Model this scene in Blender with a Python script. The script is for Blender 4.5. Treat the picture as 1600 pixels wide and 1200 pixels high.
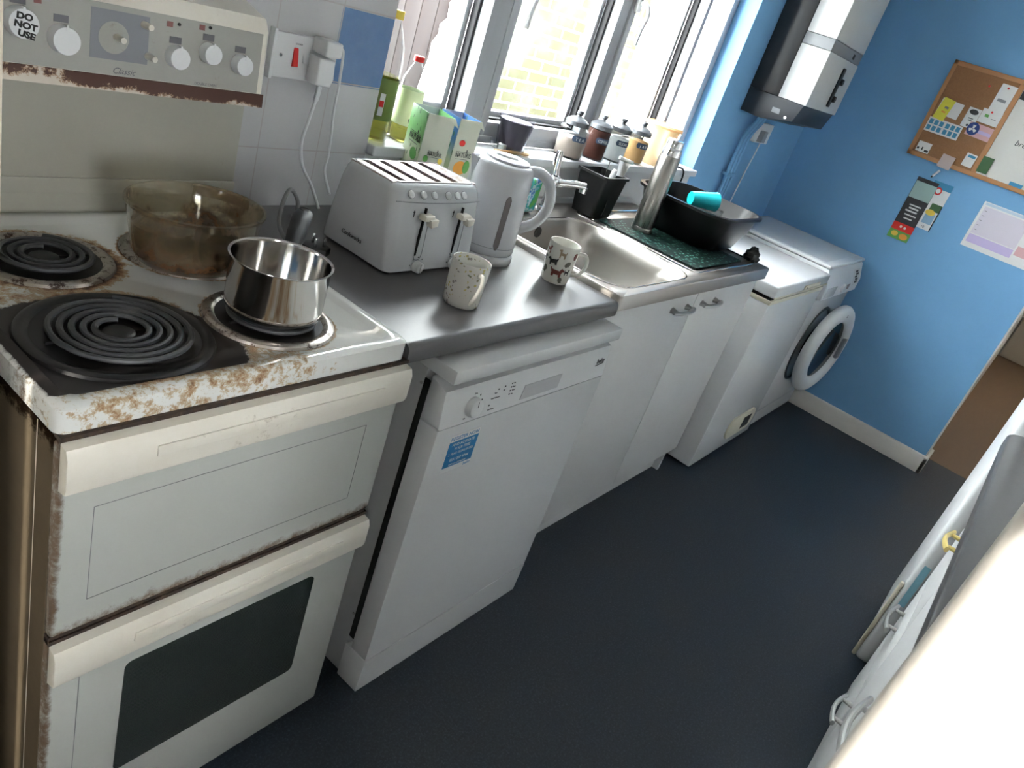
import bpy, bmesh, math, random
from mathutils import Vector, Matrix, Quaternion
random.seed(7)
PI = math.pi
for o in list(bpy.data.objects): bpy.data.objects.remove(o)
S = bpy.context.scene
C = S.collection

# ------------------------------------------------------------------ camera
cam_d = bpy.data.cameras.new('camera'); cam = bpy.data.objects.new('camera', cam_d); C.objects.link(cam)
RX = Vector((0.6006629, -0.7406379, 0.3010973)); RY = Vector((-0.1835101, -0.4942706, -0.8497180)); RZ = Vector((0.7781569, 0.4551396, -0.4328046))
m3 = Matrix((RX, -RY, -RZ)).transposed()
cam.matrix_world = Matrix.Translation((-0.8974, -0.7323, 1.4503)) @ m3.to_4x4()
cam_d.sensor_width = 36; cam_d.lens = 1201.3 / 1600 * 36; cam_d.clip_start = 0.02
S.camera = cam
# ------------------------------------------------------------------ world, sun, portals, exposure
S.view_settings.view_transform = 'Standard'; S.view_settings.look = 'None'
S.view_settings.exposure = 2.0; S.view_settings.gamma = 1.0
W = bpy.data.worlds.new('world'); S.world = W; W.use_nodes = True
wn = W.node_tree.nodes; bg = wn['Background']; bg.inputs[0].default_value = (0.95, 0.975, 1.0, 1); bg.inputs[1].default_value = 9.5
sun_d = bpy.data.lights.new('sun', 'SUN'); sun_d.energy = 2.2; sun_d.angle = math.radians(0.6); sun_d.color = (1, .95, .86)
sun = bpy.data.objects.new('sun', sun_d); C.objects.link(sun)
sun.rotation_euler = Vector((0.93, -0.02, -0.36)).to_track_quat('-Z', 'Y').to_euler()
# ------------------------------------------------------------------ node helpers
class NT:
    def __init__(s, name):
        s.m = bpy.data.materials.new(name); s.m.use_nodes = True; s.t = s.m.node_tree; s.n = s.t.nodes
        s.b = s.n['Principled BSDF']
    def new(s, typ, **k):
        n = s.n.new(typ)
        for a, v in k.items(): setattr(n, a, v)
        return n
    def put(s, inp, v):
        if isinstance(v, bpy.types.NodeSocket): s.t.links.new(v, inp)
        else: inp.default_value = v
    def set(s, name, v):
        if isinstance(v, (tuple, list)) and len(v) == 3: v = (*v, 1)
        s.put(s.b.inputs[name], v)
    def math(s, op, a, b=0.0, c=0.0, clamp=False):
        n = s.new('ShaderNodeMath', operation=op, use_clamp=clamp); s.put(n.inputs[0], a); s.put(n.inputs[1], b)
        s.put(n.inputs[2], c)
        return n.outputs[0]
    def pos(s): return s.new('ShaderNodeNewGeometry').outputs['Position']
    def obj(s): return s.new('ShaderNodeTexCoord').outputs['Object']
    def sep(s, v):
        n = s.new('ShaderNodeSeparateXYZ'); s.put(n.inputs[0], v); return n.outputs
    def noise(s, scale, detail=4, rough=.6, vec=None, stretch=None, out='Fac'):
        n = s.new('ShaderNodeTexNoise'); n.inputs['Scale'].default_value = scale; n.inputs['Detail'].default_value = detail
        n.inputs['Roughness'].default_value = rough
        v = vec or s.pos()
        if stretch:
            mp = s.new('ShaderNodeMapping'); mp.inputs['Scale'].default_value = stretch; s.put(mp.inputs[0], v); v = mp.outputs[0]
        s.put(n.inputs['Vector'], v); return n.outputs[out]
    def dist(s, c, scale=(1, 1, 1)):
        mp = s.new('ShaderNodeMapping'); mp.inputs['Scale'].default_value = scale
        mp.inputs['Location'].default_value = [-c[i] * scale[i] for i in range(3)]
        s.put(mp.inputs[0], s.pos())
        n = s.new('ShaderNodeVectorMath', operation='LENGTH'); s.put(n.inputs[0], mp.outputs[0]); return n.outputs['Value']
    def rng(s, v, a, b, c=0.0, d=1.0, smooth=True):
        n = s.new('ShaderNodeMapRange'); n.interpolation_type = 'SMOOTHSTEP' if smooth else 'LINEAR'
        s.put(n.inputs[0], v)
        for i, x in enumerate((a, b, c, d)): n.inputs[i + 1].default_value = x
        return n.outputs[0]
    def mix(s, f, a, b):
        n = s.new('ShaderNodeMix', data_type='RGBA'); s.put(n.inputs[0], f)
        for i, x in ((6, a), (7, b)):
            if isinstance(x, (tuple, list)) and len(x) == 3: x = (*x, 1)
            s.put(n.inputs[i], x)
        return n.outputs[2]
    def ramp(s, f, stops):
        n = s.new('ShaderNodeValToRGB'); s.put(n.inputs[0], f); e = n.color_ramp.elements
        while len(e) < len(stops): e.new(.5)
        for i, (p, c) in enumerate(stops): e[i].position = p; e[i].color = (*c, 1)
        return n.outputs[0]
    def bump(s, h, st=.1, d=.01):
        n = s.new('ShaderNodeBump'); n.inputs['Strength'].default_value = st; n.inputs['Distance'].default_value = d
        s.put(n.inputs['Height'], h); s.t.links.new(n.outputs[0], s.b.inputs['Normal'])
def srgb(r, g, b):
    f = lambda c: (c / 255 / 12.92) if c / 255 <= .04045 else ((c / 255 + .055) / 1.055) ** 2.4
    return (f(r), f(g), f(b))
def mat(name, col, rough=.5, metal=0.0, vary=0.0, trans=0.0, ior=1.45, alpha=1.0, coat=0.0):
    t = NT(name); t.set('Roughness', rough); t.set('Metallic', metal); t.set('IOR', ior)
    if vary:
        f = t.noise(9, 5); t.set('Base Color', t.mix(f, tuple(c * (1 - vary) for c in col), tuple(min(1, c * (1 + vary)) for c in col)))
    else: t.set('Base Color', col)
    if trans: t.set('Transmission Weight', trans)
    if alpha < 1: t.set('Alpha', alpha)
    if coat: t.set('Coat Weight', coat)
    return t.m
M = {}
M['white'] = mat('white_enamel', (.66, .67, .68), .22, vary=.03)
M['white_matt'] = mat('white_laminate', (.60, .60, .60), .32, vary=.04)
M['white_plastic'] = mat('white_plastic', (.66, .67, .68), .3)
M['cream'] = mat('aged_cream', (.62, .58, .46), .45, vary=.1)
M['grey_plastic'] = mat('grey_plastic', (.22, .23, .25), .4)
M['black'] = mat('black_plastic', (.004, .004, .0045), .42)
M['black_matt'] = mat('black_matt', (.012, .012, .012), .6)
M['dark'] = mat('dark_gap', (.01, .01, .01), .8)
M['chrome'] = mat('chrome', (.75, .76, .77), .12, 1)
M['alu'] = mat('satin_nickel', (.50, .50, .49), .38, .7)
M['pvc'] = mat('shaded_window_plastic', (.38, .39, .41), .35)  # white frame plastic, darkened in its colour for the backlit shade
M['sill'] = mat('lit_sill_plastic', (.62, .63, .65), .3)  # white plastic kept brighter than the frames, for window light on the sill
M['toaster_white'] = mat('toaster_white', (.50, .515, .535), .25)
M['kettle_white'] = mat('kettle_white', (.56, .57, .60), .2)
M['paint_white'] = mat('white_gloss_paint', (.66, .63, .58), .4, vary=.06)
M['beige'] = mat('beige_paint', (.62, .55, .44), .5, vary=.05)
M['red'] = mat('red_plastic', (.62, .015, .012), .3)
M['cyan'] = mat('turquoise_plastic', (.01, .42, .48), .3)
M['grey_rub'] = mat('grey_cable', (.17, .17, .17), .5)
M['text_dark'] = mat('dark_print', (.02, .02, .025), .6)
M['text_grey'] = mat('grey_print', (.13, .13, .14), .6)
M['gasket'] = mat('black_gasket', (.012, .012, .014), .6)
def glassmat(name, col=(1, 1, 1), rough=0.0, mixf=.12):
    t = NT(name); n = t.n; out = n['Material Output']; n.remove(t.b)
    tr = t.new('ShaderNodeBsdfTransparent'); tr.inputs[0].default_value = (*col, 1)
    gl = t.new('ShaderNodeBsdfGlossy'); gl.inputs['Roughness'].default_value = rough
    lw = t.new('ShaderNodeLayerWeight'); lw.inputs[0].default_value = .5
    mx = t.new('ShaderNodeMixShader'); t.t.links.new(t.math('MULTIPLY', t.math('POWER', lw.outputs['Facing'], 3.0), .7), mx.inputs[0])
    t.t.links.new(tr.outputs[0], mx.inputs[1]); t.t.links.new(gl.outputs[0], mx.inputs[2]); t.t.links.new(mx.outputs[0], out.inputs[0])
    return t.m
M['pane'] = glassmat('window_glass', (.97, .99, .98), 0, .2)
M['jar'] = glassmat('clear_glass', (.93, .95, .95), .02, .35)
M['clear_plastic'] = glassmat('clear_plastic', (.9, .92, .92), .05, .3)

# ---- special materials
def m_bluewall():
    t = NT('blue_wall_paint'); f = t.noise(6, 6, .65)
    t.set('Base Color', t.mix(f, (.150, .345, .585), (.18, .39, .64))); t.set('Roughness', .75)
    t.bump(t.noise(180, 3), .12, .002); return t.m
M['blue'] = m_bluewall()
M['white_wall'] = mat('white_wall_paint', (.82, .81, .79), .8)
def m_tiles():
    t = NT('white_wall_tiles'); p = t.pos(); x, y, z = t.sep(p)
    def line(v, off):
        q = t.math('MODULO', t.math('ADD', v, 30 - off), .15)
        return t.math('LESS_THAN', t.math('ABSOLUTE', t.math('SUBTRACT', q, .0)), .0028)
    g = t.math('MAXIMUM', line(x, .094 + .0014), line(z, 1.024 + .0014))
    ins = t.math('MULTIPLY', t.math('GREATER_THAN', x, .2445), t.math('MULTIPLY', t.math('GREATER_THAN', z, 1.174), t.math('LESS_THAN', z, 1.324)))
    base = t.mix(t.noise(7, 3), (.46, .46, .47), (.52, .52, .52))
    bl = t.mix(t.noise(35, 6, .7), (.060, .145, .32), (.11, .22, .42))
    c = t.mix(ins, base, bl); c = t.mix(g, c, (.40, .37, .36))
    t.set('Base Color', c); t.set('Roughness', t.math('MULTIPLY_ADD', g, .5, .25))
    t.bump(t.math('SUBTRACT', 1.0, g), .4, .001); return t.m
M['tiles'] = m_tiles()
def m_floor():
    t = NT('speckled_vinyl_floor'); f = t.noise(190, 3, .8); g = t.noise(80, 4, .75); l = t.noise(4, 3)
    c = t.ramp(f, [(.36, (.005, .008, .012)), (.52, (.010, .017, .026)), (.68, (.085, .105, .13))])
    c2 = t.ramp(g, [(.40, (.007, .010, .017)), (.66, (.020, .030, .042))])
    c = t.mix(.5, c, c2); c = t.mix(t.math('MULTIPLY', l, .35), c, (.018, .024, .030))
    t.set('Base Color', c); t.set('Roughness', .5); t.bump(g, .15, .002); return t.m
M['floor'] = m_floor()
def m_laminate(name='brown_laminate_floor'):
    t = NT(name); f = t.noise(5, 6, .6, stretch=(1, 6, 1)); g = t.noise(3, 3)
    t.set('Base Color', t.mix(t.math('MULTIPLY', g, 1.0), t.mix(f, (.16, .095, .048), (.25, .155, .085)), (.20, .115, .06))); t.set('Roughness', .5); return t.m
M['laminate'] = m_laminate()
def m_worktop():
    t = NT('grey_laminate_worktop'); f = t.noise(230, 2, .5); g = t.noise(12, 3)
    c = t.mix(f, (.078, .076, .078), (.105, .102, .102)); t.set('Base Color', t.mix(t.math('MULTIPLY', g, .5), c, (.10, .098, .10)))
    t.set('Roughness', .30); return t.m
M['worktop'] = m_worktop()
def m_steel(name, stretch, rough=.25, col=(.56, .55, .54)):
    t = NT(name); f = t.noise(60, 3, .6, vec=t.obj(), stretch=stretch)
    t.set('Base Color', t.mix(f, tuple(c * .86 for c in col), col)); t.set('Metallic', 1.0)
    t.set('Roughness', t.rng(f, .3, .7, rough - .05, rough + .08)); return t.m
M['steel'] = mat('sink_steel', (.36, .335, .31), .34, 1)
M['steel_pol'] = mat('polished_steel', (.62, .60, .58), .10, 1)
M['steel_br'] = m_steel('brushed_steel', (12, 12, .3), .32, (.34, .32, .30))
BUR = {'fl': (-.405, .150, .118), 'fr': (-.176, .140, .0965), 'bl': (-.395, .388, .092), 'br': (-.172, .383, .100)}
def m_hob():
    t = NT('stained_hob_enamel')
    n1 = t.noise(55, 8, .75); n2 = t.noise(14, 6, .7); n3 = t.noise(170, 4, .8); n4 = t.noise(9, 5, .65)
    d = t.dist((-.435, .115, .913), (.82, .95, 0)); char = t.rng(d, .125, .165, 1.05, 0.0)
    x, y, z = t.sep(t.pos())
    # rust haloes round every ring, stronger at the charred corner
    h = None
    for k, (cx, cy, r) in BUR.items():
        dd = t.dist((cx, cy, .913), (1, 1, 0))
        v = t.rng(dd, r + .001, r + (.035 if k in ('fl', 'bl') else .014), .75, 0.0, smooth=False)
        h = v if h is None else t.math('MAXIMUM', h, v)
    near = t.rng(t.dist((-.36, .04, .913), (.8, 1.1, 0)), .10, .30, .40, 0.0)
    near2 = t.rng(t.dist((-.50, .27, .913), (.8, 1.4, 0)), .04, .16, .42, 0.0)
    front = t.math('MULTIPLY', t.rng(y, .015, -.01, 0.0, 1.0), t.rng(x, -.14, -.42, 0, .33))
    lip = t.rng(y, .052, .045, 0, .10)
    inside = t.math('MULTIPLY', t.rng(y, .026, .034, .25, 1.0), t.rng(x, -.546, -.534, .45, 1.0))
    fld = t.math('MAXIMUM', t.math('MAXIMUM', h, near), t.math('MAXIMUM', near2, front))
    nn = t.math('ADD', t.math('MULTIPLY', n1, .55), t.math('ADD', t.math('MULTIPLY', n3, .2), t.math('MULTIPLY', n4, .25)))
    st = t.math('MULTIPLY_ADD', t.math('SUBTRACT', nn, .5), 2.1, fld)
    st = t.math('MULTIPLY', st, t.rng(fld, .0, .12, 0, 1))
    c = t.ramp(st, [(.36, (.64, .645, .62)), (.43, (.50, .42, .30)), (.53, (.30, .17, .08)), (.68, (.11, .045, .022)), (.85, (.02, .012, .009))])
    cm = t.math('MULTIPLY_ADD', t.math('SUBTRACT', nn, .5), 1.6, char); cm = t.rng(t.math('MULTIPLY', cm, inside), .45, .58, 0, 1)
    c = t.mix(cm, c, t.mix(n1, (.006, .005, .005), (.022, .013, .010)))
    t.set('Base Color', c); t.set('Roughness', t.math('MULTIPLY_ADD', t.math('MAXIMUM', cm, t.rng(st, .4, .6, 0, 1)), .45, .10))
    return t.m
M['hob'] = m_hob()
def m_cookerwhite(name, lo=(.50, .48, .42), hi=(.60, .60, .57), dirt=.3):
    t = NT(name); f = t.noise(11, 7, .7); g = t.noise(70, 6, .8)
    c = t.mix(f, lo, hi); dm = t.rng(t.math('MULTIPLY', t.noise(5, 4), g), .34, .46, 0, dirt)
    t.set('Base Color', t.mix(dm, c, (.16, .09, .04))); t.set('Roughness', .3); return t.m
M['cooker'] = m_cookerwhite('aged_cooker_enamel')
M['cooker_handle'] = m_cookerwhite('yellowed_handle', (.60, .55, .45), (.72, .70, .64), .55)
M['cooker_panel'] = m_cookerwhite('dirty_control_panel', (.30, .30, .27), (.38, .375, .34), .4)
M['splash'] = m_cookerwhite('splashback_enamel', (.33, .32, .27), (.38, .37, .31), .4)
def m_side():
    t = NT('greasy_cooker_side'); f = t.noise(8, 8, .75); g = t.noise(45, 6, .8); x, y, z = t.sep(t.pos())
    top = t.rng(z, .80, .885, 0, .5)
    v = t.math('ADD', t.math('MULTIPLY', g, .6), top)
    c = t.mix(f, (.085, .064, .040), (.14, .112, .076))
    t.set('Base Color', t.mix(t.rng(v, .62, .74, 0, 1), c, (.012, .007, .004))); t.set('Roughness', 1.0); t.set('Specular IOR Level', 0.0); return t.m
M['side'] = m_side()
def m_doorglass():
    t = NT('grey_glass_door'); f = t.noise(6, 5); x, y, z = t.sep(t.pos())
    g = t.noise(38, 6, .8)
    low = t.math('MULTIPLY', t.rng(z, .60, .558, 0, 1), t.rng(z, .55, .556, 0, 1))
    left = t.rng(x, -.528, -.545, 0, 1)
    v = t.math('MULTIPLY_ADD', t.math('SUBTRACT', g, .5), 1.6, t.math('MAXIMUM', low, left))
    c = t.mix(f, (.40, .41, .37), (.46, .47, .44)); c = t.mix(t.rng(v, .45, 1.1, 0, .9), c, (.10, .05, .02))
    t.set('Base Color', c); t.set('Roughness', .12); return t.m
M['doorglass'] = m_doorglass()
def m_peel():
    t = NT('peeling_rusty_trim'); x, y, z = t.sep(t.pos()); n = t.noise(60, 7, .8); b = t.noise(12, 3)
    v = t.math('ADD', t.math('MULTIPLY', n, .8), t.math('MULTIPLY', b, .5))
    v = t.math('ADD', v, t.rng(x, -.40, -.15, -.10, .12)); v = t.math('ADD', v, t.rng(z, 1.130, 1.150, -.10, .16))
    c = t.ramp(v, [(.64, (.62, .56, .48)), (.68, (.40, .26, .16)), (.72, (.07, .028, .018))])
    t.set('Base Color', c); t.set('Roughness', .6); return t.m
M['peel'] = m_peel()
def m_rustband():
    t = NT('rusty_gap_trim'); n = t.noise(40, 6, .8)
    t.set('Base Color', t.ramp(n, [(.38, (.010, .006, .004)), (.58, (.045, .025, .014)), (.75, (.16, .12, .08))])); t.set('Roughness', .6); return t.m
M['rust'] = m_rustband()
def m_ring():
    t = NT('coil_ring'); n = t.noise(30, 4)
    t.set('Base Color', t.mix(n, (.035, .037, .04), (.085, .087, .09))); t.set('Roughness', .45); t.set('Metallic', .4); return t.m
M['coil'] = m_ring()
def m_trim():
    t = NT('burner_trim_metal'); n = t.noise(55, 6, .8)
    r = t.rng(n, .50, .60, 0, 1)
    t.set('Base Color', t.mix(r, (.42, .38, .34), (.05, .022, .012))); t.set('Metallic', t.math('SUBTRACT', 1.0, r)); t.set('Roughness', .3); return t.m
M['trim'] = m_trim()
M['pan_dark'] = mat('burnt_drip_bowl', (.012, .011, .011), .35)
def m_mesh_glass():
    t = NT('oven_window_glass'); x, y, z = t.sep(t.pos())
    a = t.math('SINE', t.math('MULTIPLY', x, 2200)); b = t.math('SINE', t.math('MULTIPLY', z, 2200))
    v = t.math('MULTIPLY', a, b); t.set('Base Color', t.mix(t.rng(v, .0, .7, 0, 1), (.020, .025, .024), (.045, .052, .048))); t.set('Roughness', .12); return t.m
M['ovenwin'] = m_mesh_glass()
def m_casserole():
    t = NT('brown_stained_glass'); n = t.noise(30, 6, .75); g = t.noise(7, 4); x, y, z = t.sep(t.pos())
    st = t.math('ADD', t.math('MULTIPLY', n, .55), t.math('MULTIPLY', g, .45)); st = t.math('ADD', st, t.rng(z, .925, 1.00, .14, -.14))
    c = t.ramp(st, [(.40, (.34, .26, .16)), (.50, (.15, .085, .042)), (.62, (.055, .027, .014)), (.8, (.02, .010, .006))])
    t.set('Base Color', c); t.set('Roughness', .12)
    tr = t.new('ShaderNodeBsdfTransparent'); tr.inputs[0].default_value = (.86, .83, .74, 1)
    gl = t.new('ShaderNodeBsdfGlossy'); gl.inputs['Roughness'].default_value = .03
    lw = t.new('ShaderNodeLayerWeight'); lw.inputs[0].default_value = .5
    m1_ = t.new('ShaderNodeMixShader'); t.t.links.new(t.math('MULTIPLY_ADD', t.math('POWER', lw.outputs['Facing'], 3.0), .6, .05), m1_.inputs[0])
    t.t.links.new(tr.outputs[0], m1_.inputs[1]); t.t.links.new(gl.outputs[0], m1_.inputs[2])
    m2_ = t.new('ShaderNodeMixShader'); t.t.links.new(t.rng(st, .36, .56, .06, .9), m2_.inputs[0])
    t.t.links.new(m1_.outputs[0], m2_.inputs[1]); t.t.links.new(t.b.outputs[0], m2_.inputs[2]); t.t.links.new(m2_.outputs[0], t.n['Material Output'].inputs[0])
    return t.m
M['casserole'] = m_casserole()
def m_brick():
    t = NT('yellow_stock_bricks'); mp = t.new('ShaderNodeMapping'); mp.inputs['Rotation'].default_value = (PI / 2, 0, 0)
    t.put(mp.inputs[0], t.pos()); b = t.new('ShaderNodeTexBrick'); t.put(b.inputs['Vector'], mp.outputs[0])
    b.inputs['Scale'].default_value = 1; b.inputs['Brick Width'].default_value = .225; b.inputs['Row Height'].default_value = .075
    b.inputs['Mortar Size'].default_value = .008; b.inputs['Color1'].default_value = (.036, .032, .007, 1); b.inputs['Color2'].default_value = (.050, .046, .016, 1)
    b.inputs['Mortar'].default_value = (.25, .255, .25, 1); b.inputs['Bias'].default_value = .1
    v = t.noise(2.2, 5); t.set('Base Color', t.mix(t.rng(v, .42, .62, 0, .8), b.outputs['Color'], (.08, .08, .055))); t.set('Roughness', .9); return t.m
M['brick'] = m_brick()
def m_fence():
    t = NT('weathered_fence_boards'); f = t.noise(5, 2, .5, stretch=(4, 4, .5))
    t.set('Base Color', t.mix(f, (.014, .008, .007), (.030, .017, .0135))); t.set('Roughness', .8); return t.m
M['fence'] = m_fence()
M['render'] = mat('white_render', (.9, .9, .9), .8, vary=.03)
M['concrete'] = mat('pale_concrete', (.5, .49, .46), .8, vary=.1)
def m_cork():
    t = NT('cork'); f = t.noise(160, 5, .8); t.set('Base Color', t.mix(f, (.19, .085, .035), (.36, .19, .09))); t.set('Roughness', .9); return t.m
M['cork'] = m_cork()
M['pine'] = mat('pine_frame', (.42, .20, .085), .5, vary=.12)
M['paper'] = mat('paper', (.68, .68, .68), .8)
M['paper_y'] = mat('yellow_paper', (.72, .68, .08), .8)
M['paper_blue'] = mat('blue_print', (.05, .24, .42), .7)
M['paper_navy'] = mat('navy_print', (.02, .05, .20), .7)
M['pink'] = mat('pink_print', (.60, .36, .38), .8)
M['lilac'] = mat('lilac_print', (.50, .42, .66), .8)
M['green_d'] = mat('dark_green_print', (.05, .12, .05), .7)
M['orange'] = mat('orange_print', (.75, .33, .05), .6)
M['yellow'] = mat('yellow_print', (.75, .55, .08), .6)
M['green'] = mat('green_print', (.12, .35, .08), .6)
M['sticker'] = mat('blue_sticker', (.01, .18, .42), .5)
def m_mat():
    t = NT('green_drainer_mat'); f = t.new('ShaderNodeTexVoronoi'); f.inputs['Scale'].default_value = 60; f.inputs['Randomness'].default_value = .55; t.put(f.inputs['Vector'], t.pos())
    t.set('Base Color', t.mix(t.rng(f.outputs['Distance'], .16, .34, 1, 0), (.002, .009, .008), (.10, .26, .21))); t.set('Roughness', .45); t.set('Specular IOR Level', .25)
    t.bump(f.outputs['Distance'], .15, .002); return t.m
M['mat'] = m_mat()
def m_carton(hue, hx, ang):
    t = NT('juice_carton_print'); x, y, z = t.sep(t.pos()); v = t.new('ShaderNodeTexVoronoi'); v.inputs['Scale'].default_value = 70
    v.inputs['Randomness'].default_value = .9
    mp = t.new('ShaderNodeMapping'); mp.inputs['Scale'].default_value = (1, 1, .5); t.put(mp.inputs[0], t.pos()); t.put(v.inputs['Vector'], mp.outputs[0])
    leaf = t.math('LESS_THAN', v.outputs['Distance'], .22)
    band = t.rng(z, 1.045, 1.12, 0, 1)
    c = t.mix(band, (.60, .64, .46), hue); c = t.mix(t.math('MULTIPLY', leaf, .75), c, (.05, .14, .05))
    t.set('Base Color', c); t.set('Roughness', .35); return t.m
M['carton_green'] = m_carton((.20, .48, .17), 0, 0)
M['carton_blue'] = m_carton((.06, .16, .42), 0, 0)
M['carton_pale'] = mat('carton_cream', (.56, .57, .46), .4, vary=.04)
M['foil'] = mat('carton_inner_foil', (.45, .47, .52), .4, .3)
M['oil'] = mat('cooking_oil', (.82, .74, .18), .05, trans=.9, ior=1.3)
M['coffee'] = mat('ground_coffee', (.055, .014, .008), .9, vary=.3)
M['sugar'] = mat('sugar', (.72, .73, .74), .9)
M['tea'] = mat('tea_bags', (.30, .24, .21), .9, vary=.25)
M['brownsugar'] = mat('brown_sugar', (.46, .27, .12), .9, vary=.1)
M['jarlid'] = mat('grey_jar_lid', (.10, .105, .115), .4, .3)
M['jarlabel'] = mat('slate_label', (.035, .06, .11), .5)
M['lidorange'] = mat('translucent_orange_plastic', (.85, .52, .26), .4, trans=.35, ior=1.2)
M['tubplastic'] = mat('translucent_tub', (.85, .66, .42), .4, trans=.4, ior=1.2)
M['wrap'] = mat('grey_bag', (.075, .072, .082), .3, vary=.3)
M['wrapclear'] = glassmat('crinkled_film', (.80, .78, .84), .15, .5)
M['wood'] = mat('wooden_spoon', (.52, .30, .13), .6, vary=.1)
M['gw'] = mat('porthole_glass', (.015, .017, .02), .06)

# ------------------------------------------------------------------ mesh helpers
def BM(): return bmesh.new()
def box(bm, x0, x1, y0, y1, z0, z1, r=0, seg=2, Mx=None, mi=0):
    v = [bm.verts.new(p) for p in ((x0, y0, z0), (x1, y0, z0), (x1, y1, z0), (x0, y1, z0), (x0, y0, z1), (x1, y0, z1), (x1, y1, z1), (x0, y1, z1))]
    fs = [bm.faces.new([v[i] for i in f]) for f in ((0, 3, 2, 1), (4, 5, 6, 7), (0, 1, 5, 4), (1, 2, 6, 5), (2, 3, 7, 6), (3, 0, 4, 7))]
    for f in fs: f.material_index = mi
    if r:
        es = list({e for f in fs for e in f.edges})
        res = bmesh.ops.bevel(bm, geom=es, offset=r, segments=seg, profile=.5, affect='EDGES', clamp_overlap=True)
        v = list({w for f in res['faces'] for w in f.verts} | {w for w in v if w.is_valid})
        for w in list(v):
            for f in w.link_faces: f.material_index = mi
    if Mx is not None: bmesh.ops.transform(bm, matrix=Mx, verts=v)
    return v
def prism(bm, pts, a0, a1, axis='z', mi=0, r=0, seg=2):
    def P(p, a):
        return {'z': (p[0], p[1], a), 'y': (p[0], a, p[1]), 'x': (a, p[0], p[1])}[axis]
    n = len(pts); A = [bm.verts.new(P(p, a0)) for p in pts]; B = [bm.verts.new(P(p, a1)) for p in pts]
    fs = [bm.faces.new(A), bm.faces.new(B[::-1])]
    for i in range(n): fs.append(bm.faces.new([A[i], A[(i + 1) % n], B[(i + 1) % n], B[i]][::-1]))
    for f in fs: f.material_index = mi
    bmesh.ops.recalc_face_normals(bm, faces=fs)
    if r:
        bmesh.ops.bevel(bm, geom=list(fs[0].edges) + list(fs[1].edges), offset=r, segments=seg, profile=.5, affect='EDGES', clamp_overlap=True)
    return A + B
def rrect(x0, x1, y0, y1, r, n=5):
    pts = []
    for cx, cy, a in ((x1 - r, y1 - r, 0), (x0 + r, y1 - r, 90), (x0 + r, y0 + r, 180), (x1 - r, y0 + r, 270)):
        for i in range(n + 1):
            t = math.radians(a + 90 * i / n); pts.append((cx + r * math.cos(t), cy + r * math.sin(t)))
    return pts
def loft(bm, rings, cap0=False, cap1=False, mi=0, closed=True):
    R = [[bm.verts.new(p) for p in r] for r in rings]; n = len(R[0]); fs = []
    for a, b in zip(R, R[1:]):
        for i in range(n if closed else n - 1):
            fs.append(bm.faces.new([a[i], a[(i + 1) % n], b[(i + 1) % n], b[i]]))
    if cap0: fs.append(bm.faces.new(R[0][::-1]))
    if cap1: fs.append(bm.faces.new(R[-1]))
    for f in fs: f.material_index = mi
    return [v for r in R for v in r]
def lathe(bm, prof, seg=40, c=(0, 0, 0), sx=1, sy=1, mi=0, Mx=None):
    rings = []; vs = []
    for r, z in prof:
        if r < 1e-6: rings.append([bm.verts.new((c[0], c[1], c[2] + z))])
        else: rings.append([bm.verts.new((c[0] + r * sx * math.cos(2 * PI * i / seg), c[1] + r * sy * math.sin(2 * PI * i / seg), c[2] + z)) for i in range(seg)])
    for a, b in zip(rings, rings[1:]):
        for i in range(seg):
            j = (i + 1) % seg
            if len(a) == 1 and len(b) == 1: continue
            if len(a) == 1: f = bm.faces.new([a[0], b[j], b[i]])
            elif len(b) == 1: f = bm.faces.new([a[i], a[j], b[0]])
            else: f = bm.faces.new([a[i], a[j], b[j], b[i]])
            f.material_index = mi
    vs = [v for r in rings for v in r]
    if Mx is not None: bmesh.ops.transform(bm, matrix=Mx, verts=vs)
    return vs
def tube(bm, pts, r, seg=10, closed=False, cap=True, mi=0, flat=1.0):
    pts = [Vector(p) for p in pts]; n = len(pts); rad = r if isinstance(r, (list, tuple)) else [r] * n
    T = []
    for i in range(n):
        a = pts[(i - 1) % n] if closed or i > 0 else pts[i]; b = pts[(i + 1) % n] if closed or i < n - 1 else pts[i]
        T.append((b - a).normalized())
    up = Vector((0, 0, 1)) if abs(T[0].z) < .9 else Vector((1, 0, 0))
    N = (up - T[0] * up.dot(T[0])).normalized(); rings = []
    for i in range(n):
        if i: N = (T[i - 1].rotation_difference(T[i]) @ N); N = (N - T[i] * N.dot(T[i])).normalized()
        B = T[i].cross(N)
        rings.append([bm.verts.new(pts[i] + rad[i] * (math.cos(2 * PI * k / seg) * N * flat + math.sin(2 * PI * k / seg) * B)) for k in range(seg)])
    m = n if closed else n - 1
    for i in range(m):
        a, b = rings[i], rings[(i + 1) % n]
        for k in range(seg):
            f = bm.faces.new([a[k], a[(k + 1) % seg], b[(k + 1) % seg], b[k]]); f.material_index = mi
    if cap and not closed:
        bm.faces.new(rings[0][::-1]).material_index = mi; bm.faces.new(rings[-1]).material_index = mi
    return [v for r_ in rings for v in r_]
def spline(pts, n=8):
    P = [Vector(p) for p in pts]; P = [2 * P[0] - P[1]] + P + [2 * P[-1] - P[-2]]; out = []
    for i in range(1, len(P) - 2):
        for k in range(n):
            t = k / n; a, b, c, d = P[i - 1:i + 3]
            out.append(.5 * ((2 * b) + (c - a) * t + (2 * a - 5 * b + 4 * c - d) * t * t + (3 * b - a - 3 * c + d) * t ** 3))
    out.append(P[-2]); return out
def frame(o, ux, uy):
    ux = Vector(ux).normalized(); uy = Vector(uy).normalized(); uz = ux.cross(uy)
    return Matrix.Translation(o) @ Matrix((ux, uy, uz)).transposed().to_4x4()
def front(x, y, z): return frame((x, y, z), (1, 0, 0), (0, 0, 1))        # faces -Y
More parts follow.
